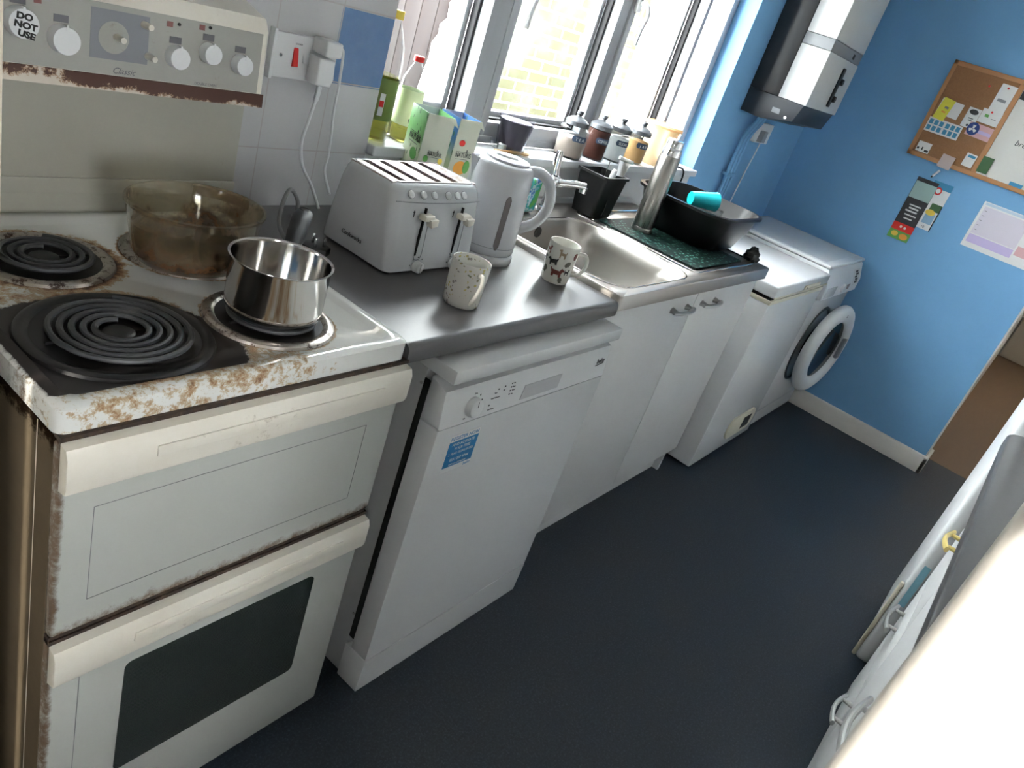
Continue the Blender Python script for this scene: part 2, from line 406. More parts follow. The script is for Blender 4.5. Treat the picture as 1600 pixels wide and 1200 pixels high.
def facing_left(x, y, z): return frame((x, y, z), (0, -1, 0), (0, 0, 1))   # faces -X
ROOT = {}
def root_loc(p):
    while p is not None:
        if p.name in ROOT: return ROOT[p.name]
        p = p.parent
    return Vector((0, 0, 0))
def obj(name, bm, m, parent=None, smooth=True, ang=35, label=None, keep=False):
    bmesh.ops.recalc_face_normals(bm, faces=bm.faces) if not keep else None
    me = bpy.data.meshes.new(name)
    if parent is not None: bmesh.ops.translate(bm, vec=-root_loc(parent), verts=bm.verts)
    bm.to_mesh(me); bm.free()
    for x in (m if isinstance(m, (list, tuple)) else [m]): me.materials.append(M[x] if isinstance(x, str) else x)
    if smooth:
        for p in me.polygons: p.use_smooth = True
        me.set_sharp_from_angle(angle=math.radians(ang))
    o = bpy.data.objects.new(name, me); C.objects.link(o)
    if parent is not None: o.parent = parent
    if label: o['label'] = label
    return o
def thing(name, label, cat, loc, group=None):
    o = bpy.data.objects.new(name, None); o.empty_display_size = .05; C.objects.link(o); o.location = loc
    o['label'] = label; o['category'] = cat
    if group: o['group'] = group
    ROOT[o.name] = Vector(loc); return o
def tag(o, label, cat, group=None, kind=None):
    o['label'] = label; o['category'] = cat
    if group: o['group'] = group
    if kind: o['kind'] = kind
    return o
def struct(name, bm, m, parent=None, smooth=True):
    o = obj(name, bm, m, parent, smooth)
    if parent is None: o['kind'] = 'structure'
    return o
def sthing(name, loc):
    o = bpy.data.objects.new(name, None); C.objects.link(o); o.location = loc; o['kind'] = 'structure'; ROOT[o.name] = Vector(loc); return o
def text(name, s, size, m, parent, Mx, ext=.0003, sx=1.0, shear=0.0, align='LEFT', bold=0.0):
    cu = bpy.data.curves.new(name, 'FONT'); cu.body = s; cu.size = size; cu.extrude = ext; cu.align_x = align; cu.shear = shear; cu.offset = bold; cu.resolution_u = 3
    t = bpy.data.objects.new('tmp', cu); C.objects.link(t); bpy.context.view_layer.update()
    me = bpy.data.meshes.new_from_object(t.evaluated_get(bpy.context.evaluated_depsgraph_get())); bpy.data.objects.remove(t)
    me.name = name; me.transform(Mx @ Matrix.Diagonal((sx, 1, 1, 1))); me.transform(Matrix.Translation(-root_loc(parent)))
    me.materials.clear(); me.materials.append(M[m]); o = bpy.data.objects.new(name, me); C.objects.link(o); o.parent = parent; return o
def bx(name, d, m, parent=None, r=.002, **k):
    b = BM(); box(b, *d, r=r); return obj(name, b, m, parent, **k)
def card(bm, Mx, x0, x1, y0, y1, th=.0006, mi=0, z=0): box(bm, x0, x1, y0, y1, z, z + th, Mx=Mx, mi=mi)
def copy_tree(o, parent=None):
    c = o.copy(); C.objects.link(c)
    if parent is not None: c.parent = parent
    for ch in list(o.children): copy_tree(ch, c)
    return c

# ================================================================== SETTING
b = BM(); box(b, -2.1, 3.575, -1.6, .62, -.05, 0); struct('floor', b, 'floor', smooth=False)
b = BM(); box(b, 3.575, 7.3, -1.7, -.5, -.05, .001); struct('floor', b, 'laminate', smooth=False)
b = BM(); box(b, -2.1, 7.3, -1.7, .8, 2.4, 2.5); struct('ceiling', b, 'white_wall', smooth=False)
XL, XR, YW = .388, 2.187, .60
b = BM(); box(b, -.56, XL, YW, .78, 0, 2.4); struct('wall_window_side', b, 'tiles', smooth=False)
b = BM(); box(b, XL, XR, YW, .78, 0, 1.03); struct('wall_below_window', b, 'white_matt', smooth=False)
b = BM(); box(b, XL, XR, YW, .78, 2.1, 2.4); struct('wall_above_window', b, 'blue', smooth=False)
b = BM(); box(b, XR, 3.3, YW, .78, 0, 2.4); struct('wall_boiler_side', b, 'blue', smooth=False)
b = BM(); box(b, 3.297, 3.56, -.69, .78, 0, 2.4); struct('wall_right', b, 'blue', smooth=False)
b = BM(); box(b, 3.297, 3.56, -1.6, -.69, 2.05, 2.4); struct('wall_over_doorway', b, 'blue', smooth=False)
b = BM(); box(b, 3.56, 7.2, -.69, -.55, 0, 2.4); struct('wall_hall_left', b, 'paint_white', smooth=False)
b = BM(); box(b, 3.30, 3.562, -.697, -.6895, 0, 2.05); struct('trim_1', b, 'paint_white', smooth=False)
b = BM(); box(b, 7.15, 7.3, -1.7, -.55, 0, 2.4); struct('wall_hall_end', b, 'paint_white', smooth=False)
b = BM()
for q in ((-2.1, -1.02, 0, 2.4), (-.64, 5.3, 0, 2.4), (5.7, 7.3, 0, 2.4), (-1.02, -.64, 0, .95), (-1.02, -.64, 1.40, 2.4), (5.3, 5.7, 0, 1.4), (5.3, 5.7, 1.9, 2.4)): box(b, q[0], q[1], -1.7, -1.55, q[2], q[3])  # leaves two unseen openings, added to bring daylight into kitchen and hall
struct('wall_back', b, 'white_wall', smooth=False)
b = BM(); box(b, -2.15, -2.05, -.745, .1, 0, 2.4); box(b, -2.15, -2.05, -1.7, -.90, 0, 2.4); box(b, -2.15, -2.05, -.90, -.745, 1.95, 2.4); box(b, -2.15, -2.05, -.90, -.745, 0, 1.70); struct('wall_left', b, 'white_wall', smooth=False)  # unseen slit added so the sun strikes only the tall cupboard
b = BM(); box(b, -2.15, -.562, .11, .78, 0, 2.4, r=.004); struct('wall_cooker_side', b, 'beige')
# hall door
d = sthing('door_1', (7.1, -1.1, 0))
M['gloss_white'] = mat('glossy_white', (.66, .67, .68), .06)
bx('door_panel', (7.11, 7.148, -1.5, -.705, .006, 2.03), 'beige', d, .004)
b = BM(); tube(b, [(7.11, -1.40, 1.0), (7.07, -1.40, 1.0), (7.07, -1.30, 1.0)], .008); obj('door_handle', b, 'alu', d)
# skirting
b = BM(); prism(b, [(3.297, 0), (3.279, 0), (3.279, .083), (3.284, .092), (3.297, .095)], -.708, .6, 'y'); bmesh.ops.recalc_face_normals(b, faces=b.faces)
struct('baseboard_right', b, 'paint_white')
b = BM(); box(b, 3.279, 3.47, -.711, -.69, 0, .09, r=.003); struct('baseboard_doorway', b, 'paint_white')
# ---- window
w = sthing('window_1', (1.29, .69, 1.055))
YF = .685
def frame_rect(x0, x1, z0, z1, y0, y1, t, m='pvc', name='window_frame', tb=None, r=.003):
    b = BM(); tb = tb or t
    box(b, x0, x0 + t, y0, y1, z0, z1, r=r); box(b, x1 - t, x1, y0, y1, z0, z1, r=r)
    box(b, x0 + t - .002, x1 - t + .002, y0, y1, z0, z0 + tb, r=r); box(b, x0 + t - .002, x1 - t + .002, y0, y1, z1 - t, z1, r=r)
    return obj(name, b, m, w)
frame_rect(XL, XR, 1.055, 2.1, YF, .76, .045, name='window_frame', tb=.022)
b = BM(); box(b, .800, .912, YF + .006, .755, 1.07, 2.06, r=.003); box(b, 1.395, 1.485, YF + .006, .755, 1.07, 2.06, r=.003); obj('mullion', b, 'pvc', w)
PAN = [(.43, .770), (.905, 1.375), (1.478, 1.925)]
for i, (x0, x1) in enumerate(PAN):
    # sash bead, rubber seal and outer lip round every pane
    zb = 1.118
    frame_rect(x0 - .03, x1 + .045, 1.076, 2.06, YF - .004 + (.006 if i == 1 else 0), .725, .028, name='sash_frame', tb=.040)
    frame_rect(x0 - .006, x1 + .018, zb - .006, 2.034, .718, .742, .010, m='gasket', name='rubber_seal')
    frame_rect(x0 - .004, x1 + .010, zb - .004, 2.032, .742, .775, .022, name='outer_bead')
    b = BM(); box(b, x0 - .003, x1 + .012, .741, .745, zb - .003, 2.03); obj('pane', b, 'pane', w, smooth=False)
def whandle(x, z):
    b = BM(); box(b, x - .012, x + .012, YF - .020, YF - .004, z - .03, z + .035, r=.005)
    tube(b, spline([(x, YF - .022, z), (x, YF - .045, z - .004), (x + .002, YF - .056, z - .03), (x + .004, YF - .048, z - .075), (x + .004, YF - .046, z - .12)]), [.009] * 8 + [.0085] * 8 + [.008] * 8 + [.0075] * 8 + [.006], 10, flat=.8)
    obj('window_handle', b, 'white_plastic', w)
whandle(.888, 1.50); whandle(1.462, 1.545)
b = BM(); box(b, XL, XR, .575, YF + .002, 1.030, 1.055, r=.004, seg=3); struct('window_sill', b, 'sill', w)
# ---- outside
b = BM(); box(b, -3, 9, .78, 9, -.3, -.02); struct('ground_outside', b, 'concrete', smooth=False)
b = BM(); box(b, 2.79, 4.7, 2.5, 2.7, -.02, 3.4)
tag(obj('garden_brick_wall', b, 'brick', smooth=False), 'pale yellow brick wall across the passage, seen through the middle window pane', 'wall')
b = BM(); box(b, 4.7, 10, 2.5, 2.7, -.02, 3.4); box(b, 9.8, 10, .78, 2.5, -.02, 3.4)
tag(obj('rendered_outbuilding', b, 'render', smooth=False), 'white rendered wall outside, filling the right-hand window pane', 'wall')
b = BM()
zz = [0, .75, .9, 1.0, 1.08, 1.13, 1.18, 1.22, 1.30, 1.37, 1.5, 3.0]; jag = [2.50, 2.49, 2.51, 2.53, 2.525, 2.56, 2.555, 2.60, 2.59, 2.63, 2.62, 2.62]
prism(b, [(2.788, 0), (2.788, 3.0)] + [(x, z) for x, z in list(zip(jag, zz))[::-1]], 2.47, 2.499, 'y')
tag(obj('broken_render_panel', b, 'render', smooth=False), 'jagged strip of white render between the fence boards and the brick corner outside', 'wall')
f = thing('wooden_fence', 'brown vertical board fence outside, seen through the left window pane', 'fence', (1.6, 2.51, 0))
x = .7
while x < 2.7:
    b = BM(); box(b, x, x + .117, 2.502, 2.522, 0, 2.2 + random.uniform(-.02, .02), r=.003); obj('fence_board', b, 'fence', f); x += .121
for z_ in (.4, 1.7): b = BM(); box(b, .7, 2.7, 2.53, 2.57, z_, z_ + .08); obj('fence_rail', b, 'fence', f)

# ================================================================== COOKER
HC = .913
ck = thing('cooker', 'old free-standing electric cooker with rusty stained hob at the left', 'cooker', (-.27, .28, 0))
b = BM(); box(b, -.546, -.538, .012, .555, .02, .874, r=.002); obj('side_panel', b, 'side', ck)
b = BM(); box(b, -.5464, -.5455, .0500, .0516, .03, .872); obj('side_seam', b, 'beige', ck, smooth=False)
b = BM(); box(b, -.010, -.002, .012, .555, .02, .874, r=.002); obj('side_panel', b, 'cooker', ck)
b = BM(); box(b, -.537, -.011, .03, .55, .02, .872); obj('carcass', b, 'dark', ck, smooth=False)
b = BM(); box(b, -.537, -.011, .018, .032, .855, .874); obj('grill_vent', b, 'dark', ck)
# hob: recessed pan with raised rim
b = BM()
x0, x1, y0, y1 = -.548, 0.0, .003, .552
ro = rrect(x0, x1, y0, y1, .014, 4); rt = rrect(x0 + .005, x1 - .005, y0 + .005, y1 - .005, .012, 4)
ri = rrect(x0 + .019, x1 - .022, y0 + .022, y1 - .03, .018, 4); rb = rrect(x0 + .024, x1 - .028, y0 + .028, y1 - .036, .016, 4)
def R3(r, z): return [(p[0], p[1], z) for p in r]
loft(b, [R3(ro, .878), R3(ro, HC - .004), R3(rt, HC), R3(ri, HC), R3(rb, HC - .007)], cap0=True, cap1=True)
obj('hob_top', b, 'hob', ck, ang=50)
def burner(key, coils):
    cx, cy, r = BUR[key]; z = HC - .007
    b = BM(); lathe(b, [(r + .004, 0), (r + .002, .004), (r - .004, .0065), (r - .012, .005), (r - .016, .0015), (r - .013, .0008)], 56, (cx, cy, z))
    tr = obj('burner_trim', b, 'trim' if key != 'fl' else 'pan_dark', ck)
    b = BM(); lathe(b, [(r - .010, .003), (r - .022, .0012), (r - .035, .0008), (.0, .0006)], 48, (cx, cy, z)); obj('drip_bowl', b, 'pan_dark', tr)
    b = BM(); pts = []; rr0 = .026; rr1 = r - .026; N = 40 * coils
    for i in range(N + 1):
        t = i / N; a = 2 * PI * coils * t + 1.2; q = rr0 + (rr1 - rr0) * t; pts.append((cx + q * math.cos(a), cy + q * math.sin(a), z + .0105))
    tube(b, pts, .0044, 8, flat=.85); obj('heating_coil', b, 'coil', tr)
    b = BM(); lathe(b, [(.020, 0.001), (.020, .006), (.017, .008), (0, .008)], 24, (cx, cy, z)); box(b, cx - rr1, cx + rr1, cy - .002, cy + .002, z + .002, z + .006); obj('centre_support', b, 'pan_dark', tr)
burner('fl', 5); burner('fr', 4); burner('bl', 3); burner('br', 4)
# doors
def oven_door(z0, z1, win, y=-.003):
    b = BM(); box(b, -.545, .004, y, .020, z0, z1, r=.004); dr = obj('oven_door', b, 'doorglass', ck)
    hz1 = z1; hz0 = z1 - .064
    b = BM()
    prof = [(y, hz0), (y - .016, hz0 + .004), (y - .019, hz0 + .012), (y - .019, hz1 - .010), (y - .014, hz1 + .002), (y, hz1 + .004)]
    prism(b, prof, -.546, .001, 'x', r=.002)
    box(b, -.44, -.060, y - .0215, y - .018, hz0 + .030, hz0 + .046, r=.0012)
    obj('door_handle', b, 'cooker_handle', dr)
    b = BM(); box(b, -.545, .004, y, .018, hz1 + .004, hz1 + .010); obj('top_trim', b, 'rust', dr)
    if win:
        b = BM(); prism(b, rrect(-.437, -.090, .196, .445, .012), y - .0008, y + .001, 'y'); obj('door_window', b, 'ovenwin', dr)
        ln = [(-.50, .05), (-.50, .48)]
    b = BM()
    if win: box(b, -.503, -.5022, y - .0004, y, z0 + .01, hz0 - .01)
    else:
        for q in ((-.502, -.058, z0 + .048, z0 + .0487), (-.502, -.058, hz0 - .040, hz0 - .0393), (-.502, -.5013, z0 + .048, hz0 - .04), (-.0587, -.058, z0 + .048, hz0 - .04)):
            box(b, q[0], q[1], y - .0004, y, q[2], q[3])
    obj('panel_outline', b, 'text_grey', dr)
oven_door(.562, .868, False); oven_door(.045, .545, True)
b = BM(); box(b, -.545, .0, .0, .02, .546, .561, r=.001); obj('middle_trim', b, 'rust', ck)
b = BM(); box(b, -.53, -.02, .02, .03, .012, .043, r=.001); obj('plinth', b, 'rust', ck)
# splashback and control panel
b = BM(); box(b, -.548, .020, .553, .583, .9045, 1.145, r=.003); box(b, -.548, .020, .549, .554, .945, .972, r=.002); obj('splashback', b, 'splash', ck)
cp_pts = [(.585, 1.134), (.502, 1.134), (.494, 1.140), (.500, 1.262), (.512, 1.282), (.585, 1.300)]
b = BM(); prism(b, cp_pts, -.548, .012, 'x', r=.010, seg=3); cp = obj('control_panel_housing', b, 'cooker_handle', ck)
def PY(z): return .494 + (z - 1.14) * .006 / .122
fz = frame((0, PY(1.14), 1.14), (1, 0, 0), (0, .006, .122))
b = BM(); card(b, fz, -.536, -.004, .018, .118, .002); obj('control_fascia', b, 'cooker_panel', cp)
b = BM(); card(b, fz, -.547, .011, -.006, .017, .0022); obj('lower_trim', b, 'peel', cp)
def knob(x, z, r, txt=None):
    Mk = fz @ Matrix.Translation((x, z - 1.14, .002))
    b = BM(); lathe(b, [(0, 0), (r, 0), (r, .004), (r * .97, .016), (r * .93, .0185), (0, .0185)], 32, Mx=Mk)
    box(b, -.0015, .0015, r - .006, r + .0015, .012, .019, Mx=Mk)
    k = obj('control_knob', b, 'white_plastic', cp)
    b = BM(); card(b, fz, x - .011, x + .009, z - 1.14 + r + .002, z - 1.14 + r + .012, .0028); obj('pointer_mark', b, 'text_grey', cp)
    if txt:
        for i, l in enumerate(txt):
            text('handwriting', l, .0115, 'black_matt', k, Mk @ Matrix.Translation((.001 * i, .006 - .0115 * i, .0186)) @ Matrix.Rotation(-.10 - .05 * i, 4, 'Z'), align='CENTER', sx=1.15, ext=.0003, bold=.0006)
knob(-.392, 1.213, .0205, ('DO', 'NOT', 'USE')); knob(-.336, 1.199, .020)
knob(-.163, 1.199, .0175); knob(-.106, 1.213, .0165); knob(-.045, 1.203, .0165)
b = BM(); card(b, fz, -.296, -.208, .040, .110, .0026); obj('clock_plate', b, 'grey_plastic', cp)
b = BM(); lathe(b, [(.021, .0026), (.023, .0034), (.023, .0036), (0, .0036)], 32, Mx=fz @ Matrix.Translation((-.262, .072, 0))); obj('clock_dial', b, 'cooker_panel', cp)
for x, z in ((-.258, 1.213), (-.217, 1.238), (-.208, 1.193)):
    b = BM(); lathe(b, [(0, 0), (.0055, 0), (.0055, .004), (.0045, .022), (0, .022)], 16, Mx=fz @ Matrix.Translation((x, z - 1.14, .003))); obj('timer_stem', b, 'cooker_handle', cp)
M['faded_red'] = mat('faded_red_print', (.22, .09, .08), .6)
for x, z in ((-.368, 1.2445), (-.175, 1.246), (-.120, 1.250)):
    b = BM(); card(b, fz, x - .005, x + .005, z - 1.144, z - 1.136, .0024); obj('indicator_mark', b, 'faded_red', cp)
for x, z in ((-.160, 1.248), (-.106, 1.252)):
    b = BM(); lathe(b, [(.0025, .002), (.0025, .004), (0, .004)], 12, Mx=fz @ Matrix.Translation((x, z - 1.14, 0))); obj('indicator_lamp', b, 'black_matt', cp)
text('panel_script', 'Classic', .013, 'text_grey', cp, fz @ Matrix.Translation((-.262, .021, .002)), shear=.4)
text('panel_print', 'DOUBLE OVEN', .006, 'text_grey', cp, fz @ Matrix.Translation((-.125, .020, .002)))

# ================================================================== SAUCEPAN, CASSEROLE
ZB = HC + .011
sp = thing('saucepan', 'small polished steel saucepan on the front right cooker ring', 'saucepan', (-.172, .137, ZB))
PC = (-.174, .139, ZB)
b = BM(); lathe(b, [(0, 0), (.066, 0), (.0715, .004), (.0735, .014), (.0745, .080), (.0775, .0835), (.0775, .0850), (.0735, .0840), (.0725, .079), (.0712, .014), (.067, .006), (0, .005)], 64, PC)
obj('pan_body', b, 'steel_pol', sp, ang=60)
az = math.radians(44); dx, dy = math.cos(az), math.sin(az)
def along(q, z): return (PC[0] + dx * q, PC[1] + dy * q, PC[2] + z)
b = BM(); tube(b, [along(.073, .066), along(.09, .067), along(.105, .071)], .0065, 10, flat=.6); obj('handle_bracket', b, 'steel_pol', sp)
b = BM(); tube(b, spline([along(.092, .068), along(.11, .073), along(.14, .083), (along(.175, .094)), along(.205, .099)], 6), [.010, .011, .0115, .012, .0125, .013, .0135, .014, .0145, .015, .0155, .016, .016, .016, .016, .0165, .0165, .0165, .0165, .0165, .0165, .016, .0155, .014, .009], 14, flat=.55)
hd = obj('handle', b, 'black', sp)
b = BM(); lathe(b, [(.0072, -.0005), (.009, 0), (.0072, .001)], 18, Mx=Matrix.Translation(along(.190, .1065))); obj('hanging_hole_ring', b, 'black_matt', hd)

cs = thing('casserole_dish', 'brown-stained clear glass casserole dish on the back right ring', 'dish', (-.205, .318, ZB))
CC = Vector((-.205, .318, ZB)); ca = math.radians(8)
Mc = Matrix.Translation(CC) @ Matrix.Rotation(ca, 4, 'Z')
prof = [(0, 0), (.072, 0), (.085, .006), (.093, .020), (.101, .062), (.106, .091), (.1095, .094), (.1095, .098), (.105, .099), (.102, .093), (.096, .060), (.088, .022), (.080, .010), (.068, .005), (0, .0045)]
b = BM(); lathe(b, prof, 64, sx=1.0, sy=.88, Mx=Mc); cb = obj('dish_body', b, 'casserole', cs, ang=70)
for a0 in (205, 30):
    b = BM(); ring = []
    for k in range(13):
        a = math.radians(a0 - 28 + 56 * k / 12); w_ = .020 * math.sin(PI * k / 12) ** .6 + .001
        p = lambda r, z: tuple(Mc @ Vector((r * math.cos(a), r * .88 * math.sin(a), z)))
        ring.append([p(.1075, .078), p(.1075 + w_, .080), p(.1075 + w_, .086), p(.1075, .094)])
    loft(b, ring, True, True, closed=True); obj('lug_handle', b, 'casserole', cs)

# ================================================================== WORKTOP
XS, ZW, ZS = .7055, .9035, .918
def worktop_mesh(x0, x1, y0, y1, z0, z1, flip=1):
    b = BM(); r = .014; pts = [(y1, z0), (y0 + .004, z0)]
    for i in range(7):
        a = math.radians(225 - 0 - i * 22.5) if False else math.radians(180 + 45 - i * 22.5)
        pts.append((y0 + r + r * math.cos(a), (z1 - r) + r * math.sin(a) if i > 1 else z0 + .006 * i + .002))
    pts = [(y1, z0), (y0 + .006, z0), (y0 + .001, z0 + .004), (y0, z0 + .010), (y0, z1 - r)] + [(y0 + r - r * math.cos(math.radians(a)), z1 - r + r * math.sin(math.radians(a))) for a in (22, 45, 67, 90)] + [(y1, z1)]
    prism(b, pts, x0, x1, 'x'); return b
wt = thing('kitchen_worktop', 'dark grey laminate worktop between the cooker and the sink', 'worktop', (.35, .3, .865))
obj('worktop_board', worktop_mesh(.002, XS, .0, .598, .865, ZW), 'worktop', wt)
b = BM(); box(b, .002, .05, .05, .595, .0, .864); obj('side_support', b, 'white_matt', wt)

# ================================================================== DISHWASHER
dw = thing('dishwasher', 'white slimline-fronted dishwasher under the grey worktop beside the cooker', 'dishwasher', (.41, .25, 0))
b = BM(); box(b, .113, .706, .037, .56, .012, .818, r=.004)
obj('cabinet', b, 'white', dw)
b = BM(); box(b, .108, .711, -.032, .57, .820, .850, r=.004); obj('top_lid', b, 'gloss_white', dw)
b = BM(); prism(b, [(.022, .105), (-.026, .105), (-.028, .718), (.022, .718)], .110, .708, 'x', r=.003); dd = obj('door', b, 'white', dw)
b = BM(); prism(b, [(.022, .720), (-.028, .720), (-.020, .800), (.022, .812)], .110, .708, 'x', r=.004); pn = obj('control_panel', b, 'white_plastic', dd)
b = BM(); prism(b, [(.040, .004), (-.024, .004), (-.027, .103), (.040, .103)], .110, .708, 'x', r=.003); obj('kick_plate', b, 'white', dw)
b = BM(); box(b, .1105, .1125, .0225, .0365, .13, .80); obj('door_gap', b, 'dark', dw, smooth=False)
fp = frame((0, -.0285, .720), (1, 0, 0), (0, .008, .080))
for zz_ in (.785, .19):
    b = BM(); lathe(b, [(.0035, 0), (.0035, .0015), (.001, .002), (0, .001)], 12, Mx=frame((.113, .043, zz_), (0, -1, 0), (0, 0, 1))); obj('hinge_screw', b, 'alu', dw)
Mk = fp @ Matrix.Translation((.209 - .0, .032, .0))
b = BM(); lathe(b, [(.021, 0), (.021, .004), (.0185, .013), (.016, .0145), (0, .0145)], 36, Mx=Mk @ Matrix.Translation((-.012, 0, 0))); kb = obj('programme_knob', b, 'white_plastic', pn)
b = BM(); card(b, Mk @ Matrix.Translation((-.012, 0, .0145)), -.0008, .0008, .004, .0155, .0005); obj('knob_mark', b, 'text_grey', kb)
b = BM(); prism(b, [(0, 0), (.142, 0), (.150, .032), (.010, .032)], 0, .0012, 'z')
bmesh.ops.transform(b, matrix=fp @ Matrix.Translation((.358, .010, -.0006)), verts=b.verts); obj('door_grip', b, 'grey_plastic' if False else mat('grey_grip', (.46, .46, .48), .35), pn)  # flat plate, a little greyer than the panel around it
for x_, z_ in ((.272, .052), (.292, .054), (.315, .056), (.314, .048), (.313, .040), (.312, .032), (.250, .020)):
    b = BM(); card(b, fp, x_, x_ + .004, z_, z_ + .0028, .0006); obj('button_dot', b, 'text_dark', pn)
for s_, x_, z_, q in (('Eco', .198, .058, .005), ('Start', .262, .045, .0045), ('1/2', .290, .046, .0045), ('Quick Intensive', .254, .034, .0045), ('Start/Pause', .250, .010, .0045), ('Off', .176, .008, .0045), ('65', .214, .052, .0045), ('50', .222, .040, .0045), ('Salt', .322, .056, .004), ('Rinse', .321, .048, .004), ('Wash', .320, .040, .004), ('Dry', .319, .032, .004)):
    text('panel_print', s_, q, 'text_grey', pn, fp @ Matrix.Translation((x_, z_, .0002)))
text('maker_lettering', 'beko', .0175, 'text_dark', pn, fp @ Matrix.Translation((.655, .040, .0003)), shear=.25)
b = BM(); prism(b, [(0, 0), (.036, .003), (.036, .0055), (0, .0020)], 0, .0006); bmesh.ops.transform(b, matrix=fp @ Matrix.Translation((.653, .034, .0)), verts=b.verts); obj('maker_underline', b, 'text_dark', pn)
fs = front(.158, -.0280, .604)
b = BM(); card(b, fs, 0, .090, 0, .090); st = obj('registration_sticker', b, 'paper', dd)
b = BM(); card(b, fs, .001, .089, .012, .074, .0009); obj('sticker_panel', b, 'sticker', st)
text('sticker_print', 'REGISTER NOW', .0118, 'sticker', st, fs @ Matrix.Translation((.002, .0775, .0006)))
for s_, z_, q in (('AND ACTIVATE', .063, .0095), ('YOUR FREE', .052, .0095), ('2 YEAR GUARANTEE', .041, .0082), ('0333 207 9744', .025, .0095), ('beko.co.uk/register', .015, .0068)):
    text('sticker_print', s_, q, 'paper', st, fs @ Matrix.Translation((.045, z_, .0009)), align='CENTER')
text('sticker_print', 'beko', .011, 'sticker', st, fs @ Matrix.Translation((.066, .002, .0006)), shear=.25)

# ================================================================== SINK CABINET
sc = thing('sink_base_cabinet', 'white two-door base cabinet under the steel sink', 'cabinet', (1.31, .32, 0))
b = BM(); box(b, .735, .751, .07, .57, .0, .876); box(b, 1.784, 1.80, .07, .57, .0, .876); box(b, .751, 1.784, .07, .57, .09, .106); box(b, .751, 1.784, .555, .57, .106, .876); box(b, .751, 1.784, .075, .09, .80, .876)
box(b, .735, 1.80, .095, .11, .0, .092); obj('cabinet_body', b, 'white_matt', sc)
def bow_handle(x, y, z, L=.052, m='alu', parent=None, depth=.026, w_=.004):
    b = BM(); P_ = spline([(x - L, y - depth * .55, z), (x - L * .5, y - depth * .92, z), (x, y - depth * 1.05, z), (x + L * .5, y - depth * .92, z), (x + L, y - depth * .55, z)], 5)
    tube(b, P_, [w_ * (.85 if i in (0, len(P_) - 1) else 1) for i in range(len(P_))], 10, flat=.75)
    for s_ in (-1, 1): tube(b, [(x + s_ * L * .72, y, z), (x + s_ * L * .72, y - depth * .85, z)], [.0125, .0055], 14, flat=.8)
    return obj('door_handle', b, m, parent)
GAP = 1.321
for x0, x1, hx in ((.735, GAP - .0015, 1.240), (GAP + .0015, 1.826, 1.452)):
    b = BM(); box(b, x0, x1, .050, .068, .108, .872, r=.0015); dr = obj('cabinet_door', b, 'white_matt', sc)
    bow_handle(hx - .02, .050, .802, .070, 'alu', dr, depth=.030, w_=.0080)

# ================================================================== SINK
sk = thing('kitchen_sink', 'stainless steel sink with one bowl and ribbed drainer', 'sink', (1.22, .3, .90))
X0, X1, Y0, Y1 = .706, 1.735, .0, .575
outer = rrect(X0, X1, Y0, Y1, .012, 3)
def circ_match(pts_out, cx0, cx1, cy0, cy1, r, z, n):  # same vertex count as outer
    return [(p[0], p[1], z) for p in rrect(cx0, cx1, cy0, cy1, r, n)]
b = BM(); n_ = 8
o0 = rrect(X0, X1, Y0, Y1, .010, n_)
# deck around the bowl: outer ring -> bowl opening
bx0, bx1, by0, by1 = .735, 1.185, .034, .455
rings = [[(p[0], p[1], .880) for p in o0], [(p[0], p[1], ZS - .004) for p in o0], [(p[0], p[1], ZS) for p in rrect(X0 + .003, X1 - .003, Y0 + .003, Y1 - .003, .010, n_)],
         [(p[0], p[1], ZS) for p in rrect(bx0, bx1, by0, by1, .085, n_)], [(p[0], p[1], ZS - .004) for p in rrect(bx0 + .004, bx1 - .004, by0 + .004, by1 - .004, .083, n_)],
         [(p[0], p[1], ZS - .03) for p in rrect(bx0 + .010, bx1 - .010, by0 + .024, by1 - .010, .080, n_)], [(p[0], p[1], ZS - .05) for p in rrect(bx0 + .014, bx1 - .014, by0 + .042, by1 - .013, .078, n_)], [(p[0], p[1], ZS - .13) for p in rrect(bx0 + .022, bx1 - .022, by0 + .052, by1 - .022, .075, n_)],
         [(p[0], p[1], ZS - .150) for p in rrect(bx0 + .036, bx1 - .036, by0 + .062, by1 - .036, .065, n_)], [(p[0], p[1], ZS - .156) for p in rrect(bx0 + .06, bx1 - .06, by0 + .08, by1 - .06, .05, n_)]]
loft(b, rings, cap1=True); deck = obj('sink_top', b, 'steel', sk, ang=45)
b = BM()  # raised lip around bowl and drainer
tube(b, [(p[0], p[1], ZS) for p in rrect(bx0 - .004, bx1 + .004, by0 - .004, by1 + .004, .089, 8)], .0022, 8, closed=True)
tube(b, [(p[0], p[1], ZS) for p in rrect(1.215, 1.705, .045, .50, .03, 6)], .0030, 8, closed=True)
obj('raised_lip', b, 'steel_pol', deck)
b = BM()
for i in range(9): box(b, 1.235, 1.68, .07 + i * .052, .078 + i * .052, ZS - .001, ZS + .0015, r=.0009, seg=1)
obj('drainer_rib', b, 'steel', deck)
b = BM(); lathe(b, [(.017, 0), (.017, .003), (.012, .004), (0, .002)], 24, Mx=front(.962, .4455, .881)); ov = obj('overflow_cover', b, 'black', deck)
b = BM(); lathe(b, [(.040, 0), (.040, .003), (.03, .0045), (.02, .002), (0, .001)], 32, (.96, .24, ZS - .1558)); obj('drain_strainer', b, 'steel_pol', deck)
b = BM(); box(b, .706, 1.735, .577, .598, .895, .932, r=.003); struct('trim_2', b, 'white_matt')
